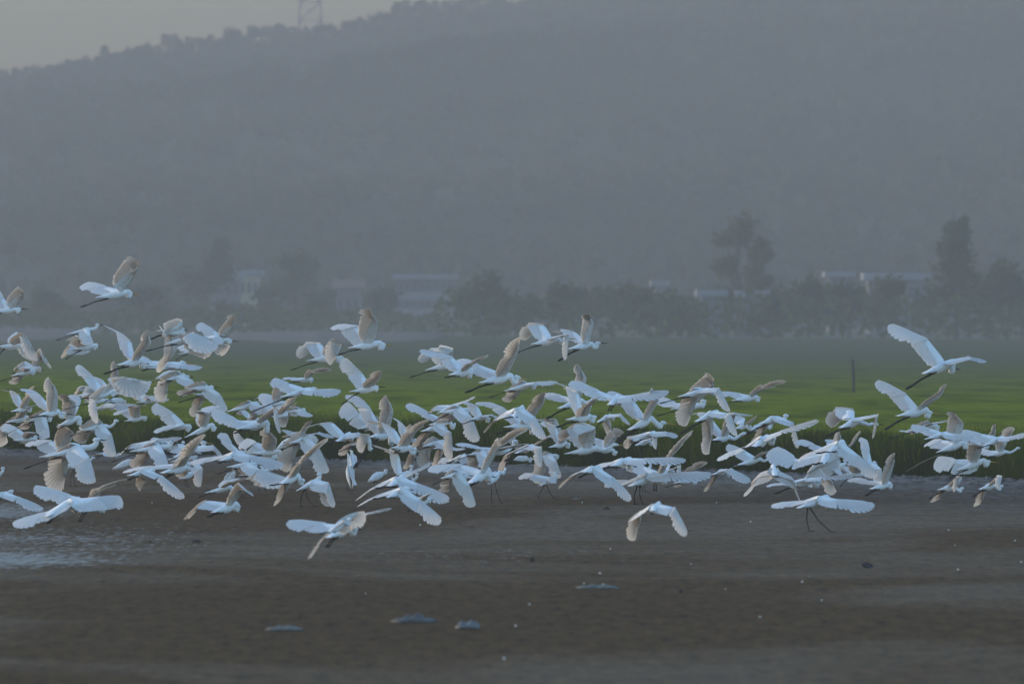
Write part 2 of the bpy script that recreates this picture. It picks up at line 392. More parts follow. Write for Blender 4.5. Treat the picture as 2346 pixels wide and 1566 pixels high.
for s in range(5):
    h = 1.0
    cr, tr = (conifer(1.0, .55, s) if s < 3 else roundtree(1.0, .8, s))
    me_c = cr.build("crown", leaf_dark, smooth=False); me_t = tr.build("trunk", bark)
    protos.append((me_c.data, me_t.data)); bpy.data.objects.remove(me_c); bpy.data.objects.remove(me_t)
random.seed(11)
px = -40.0; k = 0; sky_trees = []
while px < 1150:
    yy = ridge_py(px); hpx = random.uniform(16, 36)
    if 660 < px < 775: hpx = random.uniform(18, 30)
    d = DR - random.uniform(-6, 10); p = at(px, yy, DR); hh = (hpx+14)*DR/FPX
    kind = random.choice((0,1,2,3,4,3,1)); sky_trees.append((px, p, hh, kind))
    px += random.uniform(13, 24)
shape_words = ["slender pointed pine", "narrow ragged pine", "pointed dark pine", "round topped tree", "broad bushy tree"]
for i, (px, p, hh, kind) in enumerate(sky_trees):
    lab = f"{shape_words[kind]} on the hazy skyline, number {i+1} from the left end"
    where = "left of the pylon" if px < 680 else ("at the pylon" if px < 760 else "right of the pylon")
    o = thing("pine_tree" if kind < 3 else "tree", (p.x, p.y+random.uniform(-4, 4), hill_z(p.x, p.y)-.6), "", "tree", GR_R)
    o["where"] = where; o["kindw"] = shape_words[kind]
    s = hh; o.scale = (s*random.uniform(.85, 1.3), s, s); o.rotation_euler[2] = random.uniform(0, 6.28)
    for nm, me in zip(("crown", "trunk"), protos[kind]):
        c = bpy.data.objects.new(nm, me); COL.objects.link(c); c.parent = o
    sky_trees[i] = (px, o)
ords = ["first","second","third","fourth","fifth","sixth","seventh","eighth","ninth","tenth","eleventh","twelfth","thirteenth","fourteenth","fifteenth","sixteenth","seventeenth","eighteenth","nineteenth","twentieth"]
def ordn(i): return ords[i] if i < 20 else f"{i+1}th" if (i+1) % 10 not in (1,2,3) or i+1 in (11,12,13) else f"{i+1}" + {1:'st',2:'nd',3:'rd'}[(i+1) % 10]
byk = {}
for px, o in sky_trees: byk.setdefault((o["kindw"], o["where"]), []).append((px, o))
for (kw, wh), lst in byk.items():
    lst.sort(key=lambda t: t[0])
    for i, (px, o) in enumerate(lst):
        o["label"] = f"{kw} on hill skyline {wh}, {ordn(i)} such from left" if len(lst) > 1 else f"only {kw} on the hill skyline {wh}"
        del o["where"]; del o["kindw"]

# lattice pylon on the ridge
steel = mat("galvanised_steel", (.22,.23,.24), (.30,.31,.32), 2, .5, .4)
pp = at(711, 70, DR); pb = hill_z(pp.x, DR)-1; ty = thing("pylon", (pp.x, DR, pb), "lattice steel power pylon standing on the ridge of the hill", "pylon")
PH = 34.0; top_w = 1.2; bw = 6.0
def corner(sx, sy, z): w = bw+(top_w-bw)*min(1, z/PH*1.05); return Vector((sx*w/2, sy*w/2, z))
for sx in (-1, 1):
    for sy in (-1, 1):
        b = MB(); b.bar(corner(sx, sy, 0), corner(sx, sy, PH), .17); b.build("leg", steel, ty)
z = 0; step = 5.2
while z < PH-3:
    z2 = z+step
    for (a, c) in (((-1,-1),(1,-1)), ((1,-1),(1,1)), ((1,1),(-1,1)), ((-1,1),(-1,-1))):
        b = MB(); b.bar(corner(*a, z), corner(*c, z2), .10); b.bar(corner(*c, z), corner(*a, z2), .10); b.bar(corner(*a, z2), corner(*c, z2), .08); b.build("brace", steel, ty)
    z = z2; step *= .84
for z in (24, 28.5, 33):
    b = MB(); b.bar((-5, 0, z), (5, 0, z), .12); b.bar((-5,0,z), (0,0,z+1.2), .08); b.bar((5,0,z), (0,0,z+1.2), .08); b.build("crossarm", steel, ty)

# ---------------------------------------------------------------- village trees and houses beyond the field
def big_tree(px, base_py, top_py, wpx, d, m, label, style, seed, group, name="tree"):
    random.seed(seed)
    base = at(px, base_py, d); base.z = 0; h = at(px, top_py, d).z; w = wpx*d/FPX
    o = thing(name, base, label, "tree", group); cr = MB(); tr = MB()
    tr.tube([(0,0,-.3), (.15,0,h*.3), (-.1,.1,h*.6), (0,0,h*.85)], [h*.028, h*.022, h*.014, h*.005], 7)
    nl = {"tall": 13, "round": 10, "bush": 9, "spire": 14}[style]
    for k in range(nl):
        t = (k+.5)/nl
        if style == "tall": z = h*random.uniform(.30, .92); rad = w*.5*(.35+.65*math.sin(min(1, (z/h))*math.pi*.95)); r = w*random.uniform(.13, .2)
        elif style == "spire": z = h*(.2+.76*t); rad = w*.42*(1.05-t)**.8; r = w*(.26-.14*t)
        elif style == "round": z = h*random.uniform(.38, .82); rad = w*.42*math.sqrt(max(.05, 1-((z/h-.55)/.45)**2)); r = w*random.uniform(.16, .26)
        else: z = h*random.uniform(.2, .78); rad = w*.45; r = min(w*.28, h*.3)*random.uniform(.7, 1)
        a = random.uniform(0, 6.283)+k*2.4; rr = rad*random.uniform(.25, .85)
        c = Vector((math.cos(a)*rr, math.sin(a)*rr, z))
        tr.tube([(0,0,z*.55), tuple(c*.6+Vector((0,0,z*.3))), tuple(c)], [h*.009, h*.006, h*.003], 5)
        for q in range(int(95*(1 if style != "bush" else .8))):
            dd = Vector((random.gauss(0,1), random.gauss(0,1), random.gauss(0,.8)))
            dd = dd.normalized()*r*random.uniform(.25, 1.12)*(1+.25*noise.noise(dd*2+Vector((seed,k,0))))
            leaf_quad(cr, c+dd, random.uniform(.20, .42))
    cr.build("crown", m, o, smooth=False); tr.build("trunk", bark, o)
    return o
GT = "trees around the village beyond the field"
big_tree(1690, 775, 492, 170, 840, leaf_olive, "tall loose poplar with two tops behind the white roofs", "tall", 41, GT, "poplar_tree")
big_tree(1745, 775, 540, 90, 850, leaf_olive, "slim poplar close on the right of the loose two topped poplar", "tall", 42, GT, "poplar_tree")
big_tree(2190, 780, 498, 215, 780, leaf_mid, "tallest dark tree at the right, pointed top above the treeline", "spire", 43, GT)
big_tree(2260, 780, 590, 190, 790, leaf_mid, "dark broad tree leaning on the right side of the tallest tree", "round", 44, GT)
big_tree(1095, 780, 606, 150, 800, leaf_mid, "round dark tree beside the right end of the white factory", "round", 45, GT)
big_tree(1180, 785, 668, 150, 790, leaf_mid, "low round tree right of the round tree by the factory", "round", 46, GT)
big_tree(1300, 785, 640, 150, 800, leaf_mid, "bushy green tree in the middle of the treeline", "round", 47, GT)
big_tree(1400, 788, 642, 140, 790, leaf_olive, "yellowish green tree in the middle of the treeline", "round", 48, GT)
big_tree(1480, 788, 668, 130, 780, leaf_mid, "small green tree left of the two white roofs", "round", 49, GT)
big_tree(1560, 790, 660, 110, 790, leaf_mid, "green tree touching the left white roof", "bush", 50, GT)
big_tree(1850, 785, 628, 160, 790, leaf_mid, "wide green tree right of the two white roofs", "round", 51, GT)
big_tree(1770, 790, 672, 110, 780, leaf_mid, "low green tree at the right end of the white roofs", "bush", 52, GT)
big_tree(1945, 788, 622, 120, 785, leaf_mid, "green tree below the left part of the long white building", "round", 53, GT)
big_tree(2050, 790, 634, 130, 780, leaf_olive, "olive tree in front of the long white building", "round", 54, GT)
big_tree(2340, 785, 640, 140, 790, leaf_mid, "dark tree cut by the right edge of the photo", "round", 55, GT)
big_tree(675, 760, 562, 130, 1000, leaf_mid, "tall hazy tree between the pale house and the small cottage", "round", 56, GT)
big_tree(615, 762, 630, 110, 990, leaf_mid, "low hazy tree in front of the pale house", "bush", 57, GT)
big_tree(740, 760, 640, 100, 990, leaf_mid, "small hazy tree left of the cottage", "bush", 58, GT)
big_tree(470, 745, 520, 150, 1050, leaf_dark, "dark faint tree above the left end of the pale house", "round", 59, GT)
big_tree(330, 765, 645, 130, 960, leaf_mid, "faint bushy tree at the left behind the sand bank", "bush", 60, GT)
big_tree(120, 765, 640, 170, 960, leaf_mid, "faint wide bush at the far left behind the sand bank", "bush", 61, GT)
big_tree(880, 765, 655, 90, 970, leaf_mid, "small faint tree at the left end of the white factory", "bush", 62, GT)
big_tree(535, 770, 680, 90, 930, leaf_olive, "yellowish bush below the pale house", "bush", 63, GT)
# shrubs that close the foot of the treeline
hd = MB(); random.seed(5)
for i in range(5200):
    px = random.uniform(-200, 2600); d = random.uniform(740, 830) if px > 1000 else random.uniform(860, 960)
    top = (3.6 if px > 1000 else 2.2)*(1+.5*noise.noise(Vector((px*.012, 0, 3))))
    b = at(px, 760, d); leaf_quad(hd, Vector((b.x, d, random.random()**.8*top)), random.uniform(.25, .55))
tag(hd.build("shrubs", leaf_mid, smooth=False), "dark shrubs along the foot of the far treeline", None, None, "stuff")

white_wall = mat("whitewashed_wall", (.20,.20,.21), (.26,.26,.27), .6, .85, .1)
grey_wall = mat("grey_render", (.17,.18,.19), (.22,.23,.24), .6, .85, .1)
white_roof = mat("white_sheet_roof", (.24,.25,.26), (.31,.31,.33), .5, .6, .3)
tile_roof = mat("brown_tile_roof", (.16,.10,.08), (.22,.14,.11), 1.2, .8, .15)
glass = mat("dark_window_glass", (.10,.11,.12), (.13,.14,.15), 1, .3, .3)
def house(name, px0, px1, top, eave, base, d, label, wall, roof, floors=1, bands=False, nwin=5, gable=False):
    a, b = at(px0, base, d), at(px1, base, d); w = b.x-a.x; ze, zt = at(px0, eave, d).z, at(px0, top, d).z
    dep = 8.0; o = thing(name, ((a.x+b.x)/2, d, 0), label, "building")
    m = MB(); m.box((0, dep/2, ze/2), w, dep, ze); m.build("wall", wall, o, smooth=False)
    r = MB(); e = .5
    if gable:
        vs = [(-w/2-e,-e,ze+.01),(w/2+e,-e,ze+.01),(w/2+e,dep+e,ze+.01),(-w/2-e,dep+e,ze+.01),(-w/2-e,dep/2,zt),(w/2+e,dep/2,zt)]
        r.add(vs, [(0,1,5,4),(3,4,5,2),(0,4,3),(1,2,5),(0,3,2,1)])
    else: r.box((0, dep/2, (ze+zt)/2+.01), w+2*e, dep+2*e, zt-ze)
    r.build("roof", roof, o, smooth=False)
    fh = ze/floors
    for fl_ in range(floors):
        if bands and fl_ > 0:
            s = MB(); s.box((0, -.16, fl_*fh), w+.2, .35, 1.0); s.build("ledge", white_roof, o, smooth=False)
        for i in range(nwin):
            x = -w/2+(i+.5)*w/nwin; f = MB(); zc = fl_*fh+fh*.55
            f.box((x, -.05, zc), w/nwin*.62, .12, fh*.45); fo_ = f.build("window", white_wall, o, smooth=False)
            g = MB(); g.box((x, -.115, zc), w/nwin*.52, .03, fh*.36); g.build("pane", glass, fo_, smooth=False)
    return o
house("factory", 908, 1040, 628, 640, 770, 1010, "long white factory with ledged floors between hazy trees", grey_wall, white_roof, 3, True, 8)
house("house", 484, 548, 628, 640, 760, 1060, "pale two storey house with flat white roof at the left", grey_wall, white_roof, 2, False, 4)
house("house", 549, 592, 618, 632, 760, 1075, "yellowish flat roofed house joined to the pale house", mat("cream_wall", (.45,.42,.28), (.52,.48,.33), .6, .9, .1), white_roof, 2, False, 3)
house("cottage", 770, 825, 640, 660, 765, 1020, "small cottage with brown roof left of the white factory", white_wall, tile_roof, 1, False, 3, True)
house("shed", 1608, 1656, 664, 679, 775, 800, "low shed under the left one of two white roofs", grey_wall, white_roof, 1, False, 3)
house("shed", 1700, 1752, 666, 681, 775, 800, "low shed under the right one of two white roofs", grey_wall, white_roof, 1, False, 3)
house("house", 1990, 2122, 625, 641, 770, 880, "long white building above the treeline left of the tallest tree", grey_wall, white_roof, 2, False, 9)
house("house", 1900, 1950, 622, 634, 770, 900, "short pale building left of the long white building", grey_wall, white_roof, 2, False, 4)
house("hut", 1502, 1524, 642, 655, 770, 900, "tiny white hut showing between treetops near the middle", white_wall, white_roof, 1, False, 1)

# ---------------------------------------------------------------- post, twig, litter and shells
wood = mat("weathered_wood", (.05,.045,.04), (.09,.08,.07), 6, .9, .1)
pd = gd(905)-20; p0 = at(1955, 905, pd); p1 = at(1953, 824, pd)
b = MB(); b.tube([(p0.x, pd, .1), tuple((p0+p1)/2+Vector((.02,0,0))), tuple(p1)], [.045, .042, .036], 7)
tag(b.build("post", wood, origin=(p0.x, pd, .1)), "thin wooden post standing alone in the green field at the right", "post")
q = [at(2075, 1080, 137), at(2105, 1062, 137), at(2130, 1050, 137.2), at(2155, 1040, 137.5)]
b = MB(); b.tube(q, [.004, .006, .007, .004], 5); b.tube([q[1], at(2090, 1075, 137)], [.004, .003], 5)
tag(b.build("twig", mat("dry_twig", (.20,.16,.11), (.28,.22,.16), 6, .9, .1)), "thin bent dried twig hanging before the dark grass bank at the right", "twig")

def scrap(name, px, py, wpx, hpx, m, label, cat, seed, folds=7):
    random.seed(seed); p = on_ground(px, py); k = p.y/FPX; w, h = wpx*k, hpx*k; b = MB(); n = 15; r = 11; vs = []
    for j in range(r):
        for i in range(n):
            u, v_ = i/(n-1)-.5, j/(r-1)-.5
            e = max(0, 1-(2*u)**4)*max(0, 1-(2*v_)**2)
            z = h*(.25+.6*e)*(.35+.9*abs(noise.noise(Vector((u*3.4+seed, v_*4, seed)))))*e**.4 + .004
            vs.append((u*w*(1+.5*noise.noise(Vector((v_*6, seed, 0)))), v_*w*.8+.1*w*noise.noise(Vector((u*5, seed, 2))), z))
    b.add(vs, [(j*n+i, j*n+i+1, (j+1)*n+i+1, (j+1)*n+i) for j in range(r-1) for i in range(n-1)])
    o = b.build(name, m, smooth=True); o.location = p; so = o.modifiers.new("thick", 'SOLIDIFY'); so.thickness = .003
    return tag(o, label, cat)
bagm = mat("dirty_blue_plastic", (.095,.095,.09), (.14,.14,.132), 12, .45, .4)
ragm = mat("muddy_pale_cloth", (.10,.095,.08), (.17,.165,.14), 14, .9, .1)
slate = mat("muddy_slate_plastic", (.055,.052,.047), (.09,.085,.078), 10, .6, .3)
shellm = mat("white_shell", (.42,.40,.36), (.55,.53,.48), 40, .5, .3)
darksh = mat("dark_mussel", (.02,.018,.016), (.05,.045,.04), 30, .4, .4)
clodm = mat("dark_clod", (.035,.03,.027), (.06,.05,.045), 8, .95, .05)
scrap("plastic_bag", 1072, 1438, 54, 34, bagm, "bluish crumpled plastic bag on the mud near the bottom centre", "bag", 3)
scrap("plastic_sheet", 948, 1424, 92, 26, slate, "dark slate coloured plastic sheet left of the bluish bag", "plastic sheet", 5)
scrap("cloth_rag", 652, 1442, 84, 18, ragm, "pale muddy rag lying at the lower left of centre", "rag", 7)
scrap("cloth_rag", 1370, 1346, 92, 14, mat("greenish_foam", (.095,.10,.088), (.15,.155,.135), 14, .9, .1), "flat pale greenish scrap under two white shells", "rag", 9)
scrap("fish_scrap", 1318, 1144, 18, 7, ragm, "small pale flat scrap on the mud below the flock", "scrap", 12)
def lump(name, px, py, wpx, hpx, m, label, cat, seed, group=None):
    random.seed(seed); p = on_ground(px, py); k = p.y/FPX; w, h = wpx*k/2, hpx*k; b = MB(); rings = 5; n = 9; vs = []
    for j in range(rings):
        t = j/(rings-1)*math.pi/2
        for i in range(n):
            a = 2*math.pi*i/n; q = 1+.35*noise.noise(Vector((math.cos(a)*1.5, math.sin(a)*1.5, seed+j*.4)))
            vs.append((math.cos(a)*w*math.cos(t)*q, math.sin(a)*w*.8*math.cos(t)*q, h*math.sin(t)-.003))
    b.add(vs, [(j*n+i, j*n+(i+1) % n, (j+1)*n+(i+1) % n, (j+1)*n+i) for j in range(rings-1) for i in range(n)])
    o = b.build(name, m); o.location = p; return tag(o, label, cat, group)
lump("mud_clod", 450, 1243, 24, 9, clodm, "dark clod of mud by the glistening water at the left", "clod", 2)
lump("mud_clod", 1219, 1287, 12, 13, clodm, "upright dark clod on the mud left of the greenish scrap", "clod", 3)
lump("mud_clod", 344, 1242, 9, 5, clodm, "small dark clod left of the big clod at the glistening water", "clod", 4)
lump("mud_clod", 256, 1305, 8, 6, clodm, "small dark clod at the lower rim of the bright puddle", "clod", 5)
lump("mud_clod", 1559, 1357, 12, 9, clodm, "dark clod right of the flat greenish scrap", "clod", 6)
lump("mud_clod", 1390, 1167, 16, 8, clodm, "low dark clod below the flock left of the gliding egret", "clod", 7)
# open dark mussel shell
def mussel(px, py, L):
    p = on_ground(px, py); k = p.y/FPX; o = thing("mussel", p, "dark open mussel shell lying alone on the mud at the right", "shell")
    for s, rot in ((-1, -.25), (1, .5)):
        b = MB(); n = 10; vs = [(0,0,0)]
        for r_ in (.35, .7, 1.0):
            for i in range(n):
                a = 2*math.pi*i/n; vs.append((math.cos(a)*L*k*.5*r_, math.sin(a)*L*k*.24*r_, -.12*L*k*(1-r_**2)))
        fs = [(0, 1+i, 1+(i+1) % n) for i in range(n)]+[(1+j*n+i, 1+(j+1)*n+i, 1+(j+1)*n+(i+1) % n, 1+j*n+(i+1) % n) for j in range(2) for i in range(n)]
        b.add(vs, fs); v_ = b.build("valve", darksh if s < 0 else slate, o); v_.rotation_euler = (rot*1.6+.6, .35, .2*s); v_.location = (0, s*L*k*.12, L*k*.16)
mussel(1988, 1300, 30)
shells = [(962,1200,6,"right of the low gliding egret with lowered tip"),(1182,1430,7,"right of the bluish bag, the higher one"),(1213,1381,6,"above right of the bluish bag"),(1375,1310,7,"just above the flat greenish scrap"),(1338,1334,6,"on the left part of the greenish scrap"),(1382,1336,6,"on the right part of the greenish scrap"),(1155,1505,9,"lowest one, near the bottom edge at the centre"),(1399,1255,5,"left below the egret gliding low over the mud"),(1720,1192,5,"left of the egret running with hanging legs"),(1583,1290,5,"below the egret gliding low over the mud"),(1838,1330,7,"left lower one of the pair under the mussel"),(1855,1319,5,"right upper one of the pair under the mussel"),(1882,1372,6,"below the pair near the mussel"),(1741,1410,7,"lower right of centre, alone"),(1662,1347,4,"between the dark clod and the pair"),(2195,1302,6,"right of the dark mussel"),(2340,1285,6,"at the right edge of the photo, lower one"),(2325,1236,6,"at the right edge of the photo, upper one"),(2173,1212,5,"at the right below the last two flying egrets"),(2188,1247,4,"at the right, halfway down to the mussel row"),(1642,1149,4,"under the middle right of the flock"),(1334,1149,4,"beside the small pale flat scrap"),(838,1357,4,"alone on the plain mud left of centre"),(348,1150,4,"at the left under the pair of low egrets"),(1610,1108,3,"just below the grass bank under the flock")]
sm = MB(); n = 8; vs = [(0,0,.5)]
for r_, z in ((.5, .42), (.85, .2), (1, 0)):
    for i in range(n):
        a = 2*math.pi*i/n; vs.append((math.cos(a)*r_*.5, math.sin(a)*r_*.42*(1.1 if math.sin(a) > 0 else .9), z))
sm.add(vs, [(0, 1+i, 1+(i+1) % n) for i in range(n)]+[(1+j*n+i, 1+(j+1)*n+i, 1+(j+1)*n+(i+1) % n, 1+j*n+(i+1) % n) for j in range(2) for i in range(n)])
s0 = sm.build("shell", shellm); s0.location.z = -5
for i, (px, py, w, wh) in enumerate(shells):
    o = s0 if i == 0 else s0.copy()
    if i: COL.objects.link(o)
    p = on_ground(px, py+w*.5); k = p.y/FPX; o.location = p; sc = w*k*.85; o.scale = (sc, sc, sc*1.5); o.rotation_euler = (random.uniform(-.5,.5), random.uniform(-.5,.5), random.uniform(0,6))
    tag(o, "small white shell fragment " + wh, "shell", "white shells scattered on the mud")
